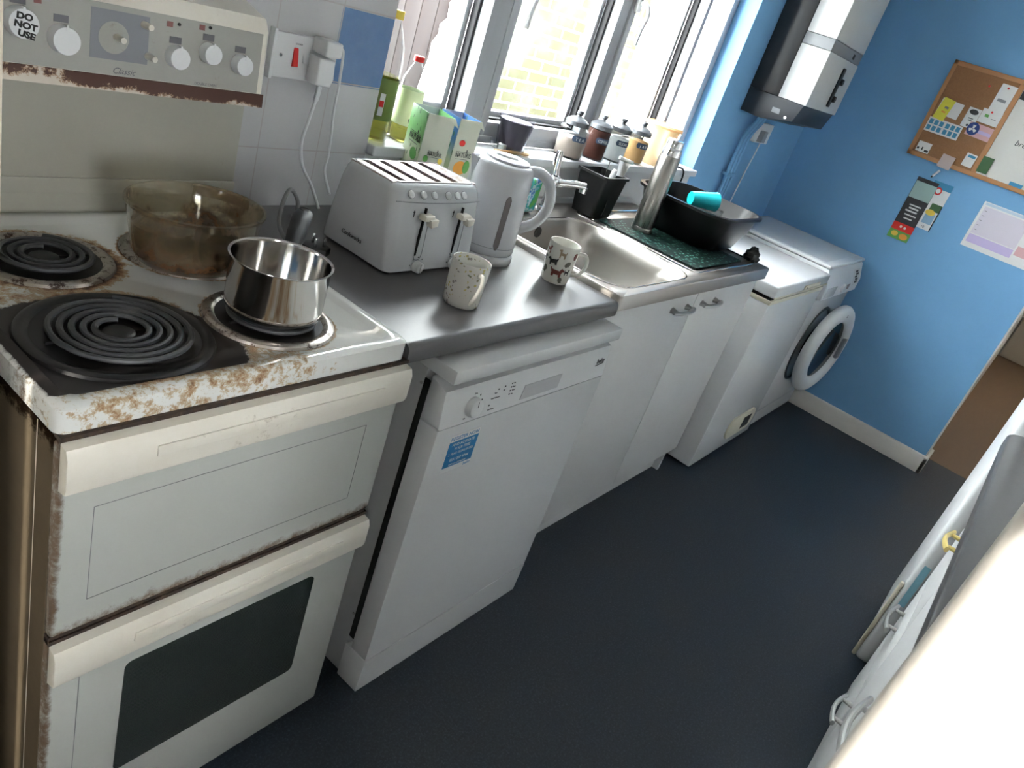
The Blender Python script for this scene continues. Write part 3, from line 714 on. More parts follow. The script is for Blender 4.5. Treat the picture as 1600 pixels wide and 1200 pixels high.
# tap
tp = thing('mixer_tap', 'chrome kitchen mixer tap behind the sink bowl', 'tap', (1.065, .515, ZS))
b = BM(); lathe(b, [(0, 0), (.026, 0), (.026, .004), (.020, .008), (.0145, .012), (.0135, .070), (.018, .082), (.020, .095), (.018, .112), (0, .114)], 28, (1.055, .510, ZS)); obj('tap_body', b, 'chrome', tp)
b = BM(); tube(b, spline([(1.055, .510, ZS + .092), (1.072, .490, ZS + .096), (1.100, .462, ZS + .104), (1.124, .438, ZS + .106)], 5), [.016] * 6 + [.0145] * 5 + [.0135] * 5, 14, flat=.8)
tube(b, [(1.122, .441, ZS + .104), (1.122, .441, ZS + .086)], [.0125, .0115], 14); obj('spout', b, 'chrome', tp)
b = BM(); tube(b, spline([(1.055, .512, ZS + .112), (1.058, .517, ZS + .138), (1.062, .522, ZS + .182)], 5), [.016, .016, .016, .0155, .015, .015, .0145, .014, .013, .012, .009], 12, flat=.6); obj('lever', b, 'chrome', tp)
b = BM(); tube(b, [(1.040, .505, ZS + .012), (1.020, .512, ZS + .02)], .006, 10); lathe(b, [(.011, 0), (.011, .02), (0, .02)], 16, (1.012, .515, ZS)); obj('plug_chain_stay', b, 'chrome', tp)

# ================================================================== TOASTER
ts = thing('toaster', 'white four-slot toaster with grimy top on the grey worktop', 'toaster', (.28, .335, ZW))
def shell_rings(spec, bow=.012):
    out = []
    for z, x0, x1, y0, y1, r in spec:
        pts = rrect(x0, x1, y0, y1, r, 5); q = []
        for px, py in pts:
            t = (px - x0) / (x1 - x0); k = max(0, (y0 + (y1 - y0) * .5 - py) / ((y1 - y0) * .5))
            q.append((px, py - bow * 4 * t * (1 - t) * k, z))
        out.append(q)
    return out
zt = 1.082
b = BM(); loft(b, shell_rings([(ZW + .006, .160, .408, .243, .432, .012), (ZW + .010, .156, .412, .238, .436, .014), (.98, .153, .411, .245, .428, .018), (1.045, .150, .410, .254, .414, .020), (1.068, .151, .408, .258, .408, .022), (zt - .003, .155, .404, .266, .402, .022), (zt, .161, .398, .274, .396, .020)]), cap0=True)
rim = rrect(.161, .398, .274, .396, .020, 5)
inner = [(.165 + (.394 - .165) * i / 40) for i in range(41)]
tb = obj('toaster_body', b, 'toaster_white', ts, ang=50)
def m_grime():
    t = NT('grimy_metal_top'); n = t.noise(45, 6, .8); t.set('Base Color', t.mix(t.rng(n, .4, .65, 0, 1), (.52, .50, .48), (.20, .11, .07))); t.set('Metallic', .5); t.set('Roughness', .35); return t.m
M['grime'] = m_grime()
SL = [(.180, .199), (.222, .241), (.281, .300), (.333, .352)]
b = BM(); xs_ = [.158] + [v for s_ in SL for v in s_] + [.401]
for i in range(0, len(xs_), 2): box(b, xs_[i], xs_[i + 1], .275, .395, zt - .004, zt + .001)
for (a_, c_) in SL: box(b, a_, c_, .275, .279, zt - .004, zt + .001); box(b, a_, c_, .391, .395, zt - .004, zt + .001)
obj('top_plate', b, 'grime', tb)
b = BM(); 
for (a_, c_) in SL:
    box(b, a_ - .002, a_ - .0005, .277, .393, zt - .09, zt - .003); box(b, c_ + .0005, c_ + .002, .277, .393, zt - .09, zt - .003)
    box(b, a_ - .001, c_ + .001, .277, .393, zt - .095, zt - .09)
obj('slot_walls', b, mat('crumbed_slot', (.10, .05, .03), .6, .3, vary=.4), tb)
b = BM(); tube(b, [(p[0], p[1], zt + .0005) for p in rrect(.160, .399, .273, .397, .020, 5)], .0014, 6, closed=True); obj('top_seam', b, 'text_grey', tb)
def tface(x, z):  # front surface y of the shell
    t = (x - .155) / .255; k = 4 * t * (1 - t) * .012
    f_ = [(ZW, .240), (.98, .245), (1.045, .254), (1.068, .258)]
    for (z0, a_), (z1, c_) in zip(f_, f_[1:]):
        if z <= z1: return a_ + (c_ - a_) * (z - z0) / (z1 - z0) - k
    return .258 - k
b = BM(); tube(b, [(.158 + i * .0245, tface(.158 + i * .0245, 1.052) - .0002, 1.052) for i in range(11)], .0011, 6); obj('ledge_line', b, 'grey_plastic', tb)
for i, x_ in enumerate((.190, .221, .250, .290, .318, .340)):
    b = BM(); lathe(b, [(.0075, 0), (.0075, .002), (.006, .0035), (0, .0038)], 18, Mx=frame((x_, tface(x_, 1.068) - .000, 1.0665), (1, 0, 0), (0, .55, .8))); k_ = obj('function_button', b, 'white_plastic', tb)
    b = BM(); lathe(b, [(.0078, .0), (.0084, .0006), (.0086, 0)], 18, Mx=frame((x_, tface(x_, 1.068) - .000, 1.0665), (1, 0, 0), (0, .55, .8))); obj('button_ring', b, 'text_grey', k_)
for x_ in (.228, .338):
    y_ = tface(x_, 1.0)
    b = BM(); box(b, x_ - .0012, x_ + .0012, y_ - .0016, y_ + .004, .945, 1.044); obj('lever_slot', b, 'dark', tb)
    b = BM(); prism(b, [(x_ - .012, 1.033), (x_ + .014, 1.033), (x_ + .017, 1.020), (x_ - .012, 1.022)], tface(x_, 1.03) - .020, tface(x_, 1.03) + .001, 'y', r=.003)
    prism(b, [(x_ - .002, 1.027), (x_ + .022, 1.027), (x_ + .022, 1.014), (x_ + .006, 1.010)], tface(x_, 1.02) - .024, tface(x_, 1.02) - .006, 'y', r=.003)
    obj('lever', b, 'cooker_handle', tb)
    b = BM(); tube(b, spline([(x_ - .010, tface(x_, .94) - .0004, .946), (x_ - .004, tface(x_, .94) - .0006, .939), (x_ + .008, tface(x_, .94) - .0006, .940), (x_ + .013, tface(x_, .96) - .0006, .955), (x_ + .014, tface(x_, 1) - .0006, 1.015)], 4), .0008, 5); obj('lever_recess_edge', b, 'grey_plastic', tb)
    b = BM(); lathe(b, [(.0125, 0), (.0115, .012), (.009, .014), (0, .014)], 20, Mx=front(x_ + .004, tface(x_, .925), .925)); box(b, x_ + .002, x_ + .006, tface(x_, .925) - .017, tface(x_, .925) - .013, .916, .934, r=.001)
    obj('browning_dial', b, 'white_plastic', tb)
    for i in range(7):
        a_ = math.radians(215 - 42 * i); q = .019
        b = BM(); card(b, front(x_ + .004 + q * math.cos(a_), tface(x_, .925) - .0003, .925 + q * math.sin(a_)), -.0008, .0008, -.0012, .0012); obj('dial_mark', b, 'text_dark', tb)
    b = BM(); card(b, front(x_ - .025, tface(x_ - .025, 1.03) - .0004, 1.03), -.0009, .0009, -.006, .003); prism(b, [(x_ - .028, 1.033), (x_ - .022, 1.033), (x_ - .025, 1.038)], tface(x_ - .025, 1.03) - .0008, tface(x_ - .025, 1.03), 'y'); obj('arrow_mark', b, 'text_dark', tb)
text('maker_lettering', 'Cookworks', .0125, 'text_dark', tb, frame((.1535, .375, .9395), (0, -1, 0), (0, 0, 1)), sx=1.0)
b = BM()
for p_ in ((.18, .26), (.385, .26), (.18, .415), (.385, .415)): lathe(b, [(.010, 0), (.010, .008)], 14, (p_[0], p_[1], ZW))
obj('feet', b, 'black_matt', ts)

# ================================================================== KETTLE
KX, KY = .522, .300
kt = thing('kettle', 'white plastic jug kettle behind the floral mug', 'kettle', (KX, KY, ZW))
b = BM(); lathe(b, [(0, 0), (.074, 0), (.076, .004), (.075, .018), (.071, .022), (0, .022)], 48, (KX, KY, ZW)); obj('power_base', b, 'kettle_white', kt)
b = BM(); lathe(b, [(0, .023), (.071, .023), (.073, .028), (.073, .040), (.071, .10), (.0675, .17), (.0655, .215), (.062, .222), (.055, .226), (0, .227)], 56, (KX, KY, ZW)); kb = obj('kettle_body', b, 'kettle_white', kt, ang=45)
b = BM(); tube(b, [(KX + .0733 * math.cos(a), KY + .0733 * math.sin(a), ZW + .042) for a in [2 * PI * i / 48 for i in range(48)]], .0007, 6, closed=True); obj('body_seam', b, 'grey_plastic', kb)
ka = math.radians(-52); kd = Vector((math.cos(ka), math.sin(ka), 0)); K0 = Vector((KX, KY, ZW))
P_ = spline([K0 + kd * .050 + Vector((0, 0, .216)), K0 + kd * .078 + Vector((0, 0, .221)), K0 + kd * .108 + Vector((0, 0, .200)), K0 + kd * .118 + Vector((0, 0, .155)), K0 + kd * .102 + Vector((0, 0, .112)), K0 + kd * .068 + Vector((0, 0, .085))], 6)
b = BM(); tube(b, P_, .0125, 14, flat=1.0); obj('handle', b, 'kettle_white', kb)
b = BM(); sd = -kd; side = Vector((-sd.y, sd.x, 0))
loft(b, [[tuple(K0 + sd * (.058 + d_) + side * w_ + Vector((0, 0, z_))) for d_, w_ in ((-.01, -.026 * q), (.006 * q, -.022 * q), (.024 * q, 0), (.006 * q, .022 * q), (-.01, .026 * q))] for z_, q in ((.150, .25), (.19, .7), (.217, 1.0))], True, False); obj('spout', b, 'kettle_white', kb)
b = BM(); lathe(b, [(.050, .2265), (.050, .231), (.047, .233), (.018, .2335), (0, .2335)], 40, (KX, KY, ZW)); 
ld = obj('lid', b, 'kettle_white', kb)
b = BM(); lathe(b, [(.018, 0), (.0155, .004), (0, .0045)], 28, (0, 0, 0), sx=1.6, sy=.8, Mx=Matrix.Translation((KX - .005, KY + .004, ZW + .2333)) @ Matrix.Rotation(ka, 4, 'Z')); obj('lid_grip', b, mat('pale_grey_plastic', (.55, .56, .57), .4), ld)  # low oval grip in pale grey plastic
wa = math.radians(-120); wd = Vector((math.cos(wa), math.sin(wa), 0)); wsd = Vector((-wd.y, wd.x, 0))
b = BM(); ring = []
for k in range(15):
    z_ = .040 + .125 * k / 14; hw = .0065 * min(1, math.sqrt(max(0.02, 1 - max(0, abs(k - 7) - 5.6) ** 2 / 2.2))); rr = .0734 - (z_ - .04) * .037
    ring.append([tuple(K0 + wd * (rr + e) + wsd * w_ + Vector((0, 0, z_))) for w_, e in ((-hw, -.003), (-hw, .0012), (hw, .0012), (hw, -.003))])
loft(b, ring, True, True); obj('water_window', b, mat('smoky_window', (.16, .14, .14), .15), kb)

# ================================================================== MUGS
def mug(x, y, r, h, haz, name, label, m, loopr=.028, taper=1.0, curl=False):
    t = thing(name, label, 'mug', (x, y, ZW)); rt_ = r * taper
    b = BM(); lathe(b, [(0, .002), (r * .86, .002), (r * .90, 0), (r * .97, .003), (r, .010), (rt_, h - .002), (rt_ - .001, h), (rt_ - .0025, h - .0005), (r - .0035, .010), (r * .85, .006), (0, .006)], 56, (x, y, ZW)); mb = obj('mug_body', b, m, t, ang=60)
    d_ = Vector((math.cos(haz), math.sin(haz), 0)); o_ = Vector((x, y, ZW))
    if curl: pts = [o_ + d_ * (rt_ - .002) + Vector((0, 0, h * .80)), o_ + d_ * (rt_ + .012) + Vector((0, 0, h * .86)), o_ + d_ * (rt_ + .018) + Vector((0, 0, h * .72)), o_ + d_ * (r + .014) + Vector((0, 0, h * .45)), o_ + d_ * (r + .004) + Vector((0, 0, h * .25)), o_ + d_ * (r - .001) + Vector((0, 0, h * .14))]
    else: pts = [o_ + d_ * (rt_ - .003) + Vector((0, 0, h * .82)), o_ + d_ * (rt_ + loopr * .7) + Vector((0, 0, h * .80)), o_ + d_ * (rt_ + loopr) + Vector((0, 0, h * .55)), o_ + d_ * (r + loopr * .7) + Vector((0, 0, h * .30)), o_ + d_ * (r - .003) + Vector((0, 0, h * .22))]
    b = BM(); tube(b, spline(pts, 7), .0038, 10, flat=1.2); obj('handle', b, 'china', t)
    return t, mb
M['china'] = mat('white_china', (.66, .65, .60), .15)
def m_floral():
    t = NT('floral_china'); x, y, z = t.sep(t.pos())
    v = t.new('ShaderNodeTexVoronoi'); v.inputs['Scale'].default_value = 120; t.put(v.inputs['Vector'], t.pos())
    n = t.noise(24, 3, .6); spot = t.math('MULTIPLY', t.math('LESS_THAN', v.outputs['Distance'], .34), t.math('GREATER_THAN', n, .51))
    hue = t.noise(40, 1); col = t.ramp(hue, [(.35, (.10, .12, .05)), (.47, (.50, .42, .06)), (.60, (.10, .07, .06)), (.72, (.30, .26, .30))])
    t.set('Base Color', t.mix(t.math('MULTIPLY', spot, .75), (.60, .59, .55), col)); t.set('Roughness', .15); return t.m
M['floral'] = m_floral()
m1, m1b = mug(.243, .108, .0365, .090, math.radians(-112), 'mug', 'white floral-patterned mug standing in front of the toaster', 'floral', taper=1.06, curl=True)
m2, m2b = mug(.618, .143, .0335, .094, math.radians(-47), 'mug', 'white mug printed with little dogs, beside the sink bowl', 'china', loopr=.026, taper=1.12)
# dogs printed on the mug: silhouettes wrapped on the body
DOG = [(-1.0, .55), (-.85, .62), (-.72, .40), (-.5, .38), (.35, .34), (.50, .62), (.62, .78), (.76, .66), (1.05, .50), (1.02, .30), (.76, .26), (.66, .0), (.66, -.58), (.36, -.58), (.34, -.26), (-.34, -.26), (-.38, -.58), (-.70, -.58), (-.72, -.05), (-.86, .22)]
TERR = [(-.62, .1), (-.72, .62), (-.58, .60), (-.50, .30), (.25, .28), (.30, .85), (.42, .95), (.50, .82), (.78, .80), (.80, .55), (.62, .45), (.55, .1), (.52, -.75), (.30, -.75), (.28, -.2), (-.28, -.2), (-.32, -.75), (-.55, -.75)]
HEAD = [(-.4, -.6), (-.55, 0), (-.35, .6), (.1, .8), (.5, .5), (.55, -.1), (.3, -.3), (.25, -.7)]
def wrap_print(parent, c, r0, r1, h, az, z, size, shape, m, rot=0, flip=1):
    b = BM(); pts = []
    for px, py in shape:
        px *= flip; q = (px * math.cos(rot) - py * math.sin(rot), px * math.sin(rot) + py * math.cos(rot)); pts.append((q[0] * size, q[1] * size))
    if flip < 0: pts = pts[::-1]
    f_ = b.faces.new([b.verts.new((u, v_, 0)) for u, v_ in pts]); bmesh.ops.triangulate(b, faces=[f_], ngon_method='EAR_CLIP'); bmesh.ops.subdivide_edges(b, edges=b.edges[:], cuts=3, use_grid_fill=True)
    for w_ in b.verts:
        zz = z + w_.co.y; rr = r0 + (r1 - r0) * zz / h + .0005; a = az + w_.co.x / rr
        w_.co = (c[0] + rr * math.cos(a), c[1] + rr * math.sin(a), c[2] + zz)
    return obj('dog_print', b, m, parent, smooth=False, keep=True)
dogc = {'k': mat('black_dog', (.012, .012, .012), .3), 'r': mat('russet_dog', (.16, .035, .025), .3), 't': mat('tan_dog', (.30, .22, .14), .3), 'g': mat('brindle_dog', (.10, .095, .075), .3)}
cam_az = math.radians(-150)
for da, z, sz, sh, cc, ro_, fl in ((4, .074, .0105, TERR, 't', 0, -1), (-24, .052, .0115, DOG, 'k', .2, -1), (2, .029, .0140, DOG, 'r', 0, 1), (34, .053, .0095, HEAD, 'g', -.6, 1), (-58, .074, .010, TERR, 'r', 0, 1), (58, .074, .010, HEAD, 'r', .2, 1),
                                (-52, .028, .010, HEAD, 'g', 0, 1), (42, .034, .008, TERR, 'k', 0, 1), (24, .013, .008, HEAD, 'g', .5, 1), (-75, .052, .010, DOG, 'k', 0, 1), (100, .04, .012, TERR, 't', 0, 1), (150, .06, .012, DOG, 'k', 0, 1), (190, .03, .013, TERR, 'r', 0, 1), (-110, .03, .012, DOG, 't', 0, 1)):
    wrap_print(m2b, (.618, .143, ZW), .0335, .0335 * 1.12, .094, cam_az + math.radians(da), z, sz * 1.22, sh, dogc[cc], ro_, fl)

# ================================================================== BLACK PLUG AND GREY FLEX
pg = thing('loose_plug', 'black three-pin plug lying pins-up on the worktop left of the toaster', 'plug', (.085, .365, ZW))
b = BM(); prism(b, [(.064, .345), (.086, .333), (.108, .345), (.112, .372), (.096, .388), (.078, .388), (.060, .372)], ZW, ZW + .016, 'z', r=.003); pb = obj('plug_body', b, 'black', pg)
for px, py in ((.074, .352), (.096, .352), (.086, .374)):
    b = BM(); box(b, px - .003, px + .003, py - .002, py + .002, ZW + .015, ZW + .034, r=.0008); obj('pin', b, 'chrome', pb)
b = BM(); tube(b, spline([(.062, .372, ZW + .008), (.050, .40, ZW + .006), (.045, .43, ZW + .03), (.062, .45, ZW + .070), (.090, .468, ZW + .086), (.118, .475, ZW + .055), (.128, .49, ZW + .010), (.15, .53, ZW + .005)], 8), .0042, 10); obj('flex', b, 'grey_rub', pg)

# ================================================================== WALL SOCKET, CHARGER
sw = thing('double_wall_socket', 'white double wall socket with red cooker switch on the tiles', 'socket', (.165, .598, 1.21))
b = BM(); box(b, .086, .240, .585, .5995, 1.172, 1.256, r=.003); box(b, .082, .090, .583, .5995, 1.168, 1.26, r=.002); sp_ = obj('faceplate', b, 'white_plastic', sw)
b = BM(); prism(b, [(.585, 1.196), (.578, 1.198), (.581, 1.214), (.585, 1.232)], .131, .143, 'x', r=.001); obj('red_switch', b, 'red', sp_)
b = BM(); prism(b, [(.585, 1.205), (.579, 1.207), (.581, 1.214), (.585, 1.224)], .155, .163, 'x', r=.001); obj('rocker_switch', b, 'white_plastic', sp_)
b = BM(); lathe(b, [(.003, 0), (.003, .001), (0, .001)], 12, Mx=front(.104, .585, 1.214)); obj('plate_screw', b, 'text_grey', sp_)
text('plate_print', 'COOKER', .004, 'text_grey', sp_, front(.134, .5848, 1.238))
pl = thing('white_plug', 'white plug with a long lead in the wall socket', 'plug', (.19, .565, 1.2))
b = BM(); prism(b, [(.168, 1.175), (.205, 1.172), (.212, 1.19), (.208, 1.226), (.168, 1.228)], .548, .5849, 'y', r=.005, seg=3); obj('plug_body', b, 'white_plastic', pl)
b = BM(); tube(b, spline([(.188, .560, 1.176), (.186, .560, 1.15), (.181, .565, 1.10), (.182, .575, 1.05), (.20, .58, 1.00), (.225, .57, .96), (.24, .55, .915)], 8), [.0055] * 10 + [.0034] * 39, 10); obj('lead', b, 'white_plastic', pl)
ad = thing('charger_adapter', 'white square charger adapter plugged in above the white plug', 'charger', (.19, .56, 1.245))
b = BM(); box(b, .172, .214, .540, .5848, 1.232, 1.262, r=.005, seg=3); obj('adapter_body', b, 'white_plastic', ad)
b = BM(); tube(b, spline([(.216, .556, 1.250), (.224, .552, 1.245), (.236, .56, 1.19), (.250, .575, 1.12), (.256, .575, 1.07), (.250, .565, 1.03), (.236, .55, 1.00), (.235, .52, .96)], 8), .0030, 10); obj('charger_lead', b, 'white_plastic', ad)

# ================================================================== JUICE CARTONS
def carton(c0, ax, ay, h, name, label, m1_, m2_, fruit, lid=True):
    P0 = Vector((c0[0], c0[1], ZW)); A = Vector((*ax, 0)); B_ = Vector((*ay, 0)); t = thing(name, label, 'carton', tuple(P0 + (A + B_) / 2))
    q = [P0, P0 + B_, P0 + A + B_, P0 + A]; cen = P0 + (A + B_) / 2; up = Vector((0, 0, h))
    def side(i, m, nm):
        b = BM(); a, c = q[i], q[(i + 1) % 4]; n_ = ((a + c) / 2 - cen).normalized() * .0012
        vs = [b.verts.new(v) for v in (a, c, c + up, a + up)]; b.faces.new(vs); vs2 = [b.verts.new(v - n_) for v in (a, c, c + up, a + up)]; b.faces.new(vs2[::-1])
        for k in range(4): b.faces.new([vs[k], vs2[k], vs2[(k + 1) % 4], vs[(k + 1) % 4]])
        return obj(nm, b, m, t, smooth=False)
    s0 = side(3, m1_, 'side_panel'); s1 = side(0, m2_, 'side_panel'); side(1, m1_, 'side_panel'); side(2, m2_, 'side_panel')
    b = BM(); vs = [b.verts.new(v + Vector((0, 0, .001))) for v in q]; b.faces.new(vs); obj('carton_base', b, 'carton_pale', t, smooth=False)
    b = BM(); k_ = [cen + (v - cen) * .97 + up * .999 for v in q]; k2 = [cen + (v - cen) * .965 + up * .35 for v in q]
    loft(b, [[tuple(v) for v in k_], [tuple(v) for v in k2]], False, True); obj('foil_lining', b, 'foil', t, smooth=False)
    b = BM(); n_ = (q[3] - q[2]).normalized()
    w0 = P0 + A; 
    vs = [P0 + A + up * .995, P0 + A * 1.0 + B_ * .0 + up * 1.0 + A.normalized() * .012 - Vector((0, 0, .02)), P0 + A * .6 + up + (-B_).normalized() * .004]
    tri = [b.verts.new(v) for v in vs]; b.faces.new(tri); vs2 = [b.verts.new(v + Vector((0, 0, .001))) for v in vs]; b.faces.new(vs2[::-1]); obj('torn_flap', b, 'carton_pale', t, smooth=False)
    return t, q, s0, s1
c0 = (.458, .503); t1, q1, s10, s11 = carton(c0, (.064, -.027), (.034, .086), .258, 'juice_carton', 'open green and cream juice carton directly behind the toaster', 'carton_pale', 'carton_green', 'lime')
c1 = (.556, .490); t2, q2, s20, s21 = carton(c1, (.066, -.012), (.018, .080), .258, 'juice_carton', 'open cream juice carton with blue side and orange fruit, behind the kettle', 'carton_pale', 'carton_blue', 'orange')
def face_frame(q, i, zoff, du):  # frame on carton side: local x along the side, y up
    a, c = (q[0], q[3]) if i == 'r' else (q[1], q[0]); u = (c - a).normalized(); n_ = u.cross(Vector((0, 0, 1)))
    return frame(tuple(a + u * du + Vector((0, 0, zoff)) + n_ * .0012), tuple(u), (0, 0, 1))
for s_, q, i, z_, du, sz, shd in ((s10, q1, 'r', .165, .020, .0125, 0), (s20, q2, 'r', .168, .010, .0165, 0), (s11, q1, 'l', .185, .022, .0215, 0)):
    Mf = face_frame(q, i, z_, du); text('brand_lettering', 'NATURIS', sz, 'text_dark', s_, Mf, sx=.72)
    b = BM(); card(b, Mf, 0, sz * 2.7, sz * .80, sz * .84); card(b, Mf, sz * 1.9, sz * 2.05, sz * .84, sz * 1.2); obj('brand_flourish', b, 'text_dark', s_)
    b = BM(); card(b, Mf, sz * .2, sz * 2.4, -sz * .30, -sz * .24); obj('small_print', b, 'text_grey', s_)
def disc(parent, nm, Mf, x, y, rx, ry, m, z=.0): 
    b = BM(); lathe(b, [(1, 0), (1, .0004), (0, .0004)], 28, Mx=Mf @ Matrix.Translation((x, y, z)) @ Matrix.Diagonal((rx, ry, 1, 1))); obj(nm, b, m, parent)
Mf = face_frame(q2, 'r', .150, .008); disc(s20, 'orange_fruit', Mf, .026, -.008, .020, .017, 'orange'); disc(s20, 'leaf', Mf, .044, -.004, .010, .016, 'green', .0004)
disc(s20, 'red_badge', Mf, .014, .052, .009, .0075, 'red')
Mf = face_frame(q1, 'r', .150, .008); disc(s10, 'lime_fruit', Mf, .010, .006, .006, .008, 'green'); disc(s10, 'lime_slice', Mf, .048, .006, .006, .007, 'yellow')
Mf = face_frame(q1, 'l', .150, .008); disc(s11, 'lime_fruit', Mf, .055, .006, .018, .014, 'green')

# ================================================================== BOTTLES ON THE SILL
ZI = 1.0555
def bottle(x, y, r, h, name, label, cap, capm, liquid, lab, prof=None):
    t = thing(name, label, 'bottle', (x, y, ZI))
    pf = [(0, .001), (r * .9, 0), (r, .006), (r * .98, h * .2), (r, h * .40), (r * .99, h * .62), (r * .88, h * .74), (r * .55, h * .86), (r * .32, h * .92), (r * .32, h * .955)]
    b = BM(); lathe(b, pf, 36, (x, y, ZI)); bb = obj('bottle_body', b, 'clear_plastic', t, ang=60)
    b = BM(); lathe(b, [(r * .40, h * .94), (r * .40, h), (r * .36, h * 1.004), (0, h * 1.004)], 24, (x, y, ZI)); obj('cap', b, capm, t)
    if liquid: b = BM(); lathe(b, [(0, .004), (r * .88, .004), (r * .94, .010), (r * .94, h * liquid), (0, h * liquid)], 32, (x, y, ZI)); obj('liquid', b, 'oil', t)
    if lab:
        b = BM(); lathe(b, [(r * 1.012, h * lab[0]), (r * 1.012, h * lab[1])], 36, (x, y, ZI)); lb = obj('label_sleeve', b, lab[2], bb)
    return t, bb
t, bb = bottle(.437, .645, .036, .285, 'cooking_oil_bottle', 'yellow-capped cooking oil bottle with green label at the left end of the sill', 0, 'yellow', .52, (.17, .50, mat('olive_label', (.16, .22, .05), .5)))
b = BM(); card(b, frame((.412, .6165, 1.115), (.85, -.4, 0), (0, 0, 1)), 0, .012, 0, .05); obj('red_label_panel', b, 'paper', bb)
b = BM(); card(b, frame((.4115, .6155, 1.135), (.85, -.4, 0), (0, 0, 1)), 0, .010, 0, .014, .0012); obj('red_label_mark', b, 'red', bb)
t, bb = bottle(.535, .645, .032, .200, 'squash_bottle', 'clear bottle with a bright red cap next to the oil bottle', 0, 'red', .22, (.20, .62, mat('pale_label', (.62, .68, .45), .5)))
text('label_print', 'ECO', .016, 'text_dark', bb, frame((.512, .6125, 1.105), (.80, -.45, 0), (0, 0, 1)))

# ================================================================== POT WITH GREY BAG, SPOON
pt = thing('pot_with_bag', 'pale tub holding a grey plastic bag on the window sill behind the kettle', 'pot', (.965, .633, ZI))
b = BM(); lathe(b, [(0, 0), (.046, 0), (.056, .018), (.0575, .019), (.055, .0195), (.044, .003), (0, .003)], 40, (.958, .632, ZI)); obj('shallow_tub', b, 'clear_plastic', pt)
b = BM(); lathe(b, [(0, .004), (.036, .004), (.040, .03), (.045, .062), (.049, .086), (.046, .088), (.030, .080), (0, .078)], 40, (.965, .633, ZI)); bg_ = obj('grey_bag', b, 'wrap', pt)
b = BM(); pf = lathe(b, [(.041, .010), (.046, .045), (.050, .080), (.053, .098)], 48, (.965, .633, ZI))
for v in pf:
    k = (v.co.z - ZI) / .1; v.co.x += random.uniform(-.002, .002) * k; v.co.y += random.uniform(-.002, .002) * k; v.co.z += random.uniform(-.006, .006) * k
obj('film_cuff', b, 'wrapclear', pt, smooth=False)
spn = thing('wooden_spoon', 'wooden spoon lying across the front edge of the sill behind the kettle', 'spoon', (.95, .59, ZI))
b = BM(); tube(b, [(.86, .600, ZI + .006), (.965, .592, ZI + .0065)], [.0045, .005], 10); vs = lathe(b, [(0, -.004), (.014, -.0035), (.018, .001), (.014, .003), (0, .0005)], 20, Mx=Matrix.Translation((.985, .590, ZI + .0065)) @ Matrix.Diagonal((1.3, .85, 1, 1))); obj('spoon_shape', b, 'wood', spn)
lid_ = thing('small_metal_cap', 'little round metal cap on the sill beside the wooden spoon', 'cap', (.905, .61, ZI))
b = BM(); lathe(b, [(0, 0), (.012, 0), (.012, .018), (.009, .020), (0, .019)], 20, (.925, .627, ZI)); obj('cap_shell', b, 'alu', lid_)

# ================================================================== STORAGE JARS
def jar(x, r, label, content, cm, fill, word, rl=None, hw=None):
    y = .628; t = thing('storage_jar', label, 'jar', (x, y, ZI), 'glass storage jars with grey lids on the sill'); rl = rl or r * .93
    b = BM(); lathe(b, [(0, .003), (r * .93, .0005), (r, .006), (r, .012), (r * .96, .018), (r * .96, .030), (r * .985, .036), (r, .070), (r * .97, .090), (rl * .93, .097), (rl * .93, .103)], 40, (x, y, ZI)); jb = obj('glass_body', b, 'jar', t, ang=50)
    b = BM(); lathe(b, [(0, .005), (r * .88, .005), (r * .92, .012), (r * .90, .022), (r * .93, .036), (r * .93, .1 * fill), (r * .6, .1 * fill + .003), (0, .1 * fill + .001)], 32, (x, y, ZI)); obj('contents', b, cm, t)
    b = BM(); lathe(b, [(0, .099), (rl, .099), (rl, .112), (rl * .93, .115), (rl * .82, .117), (rl * .70, .121), (rl * .52, .124), (rl * .30, .127), (.0070, .128), (.0066, .131), (.0105, .135), (.0105, .142), (.009, .144), (0, .144)], 36, (x, y, ZI)); obj('lid', b, 'jarlid', t, ang=30)
    # oval-ended slate label wrapped on the glass, facing the room
    b = BM(); ring = []; n_ = 16; az0 = math.radians(-118)
    span = .052 / r
    for k in range(n_ + 1):
        u = k / n_ * 2 - 1; a = az0 + u * span / 2; hh = .0095 * math.sqrt(max(.05, 1 - max(0, abs(u) - .8) ** 2 / .042)); rr = r + .0006
        ring.append([(x + rr * math.cos(a), y + rr * math.sin(a), ZI + .066 - hh), (x + rr * math.cos(a), y + rr * math.sin(a), ZI + .066 + hh)])
    R_ = [[b.verts.new(p) for p in q] for q in ring]
    for p, q in zip(R_, R_[1:]): b.faces.new([p[0], q[0], q[1], p[1]])
    lb = obj('name_label', b, 'jarlabel', jb)
    # letters, one piece each, bent round the label
    n_ = len(word)
    for i, ch in enumerate(word):
        a = az0 + ((i + .5) / n_ - .5) * span * .66; rr = r + .0010
        Mx_ = frame((x + rr * math.cos(a), y + rr * math.sin(a), ZI + .061), (-math.sin(a), math.cos(a), 0), (0, 0, 1))
        text('label_letter', ch, .013, 'paper', lb, Mx_, align='CENTER', ext=.0002)
    return t
jar(1.268, .050, 'widest glass jar with grey lid, tea bags inside, leftmost of the four', 0, 'tea', .62, 'TEA', rl=.037)
jar(1.420, .0405, 'glass jar of dark brown coffee with grey lid', 0, 'coffee', .95, 'COFFEE')
jar(1.556, .0395, 'glass jar of white sugar with grey lid', 0, 'sugar', .80, 'SUGAR')
jar(1.703, .0395, 'glass jar of golden brown sugar with grey lid, beside the orange-lidded tub', 0, 'brownsugar', .78, 'JAR')
tu = thing('plastic_tub', 'tall translucent plastic tub with orange-edged lid, at the right end of the sill', 'tub', (1.86, .63, ZI))
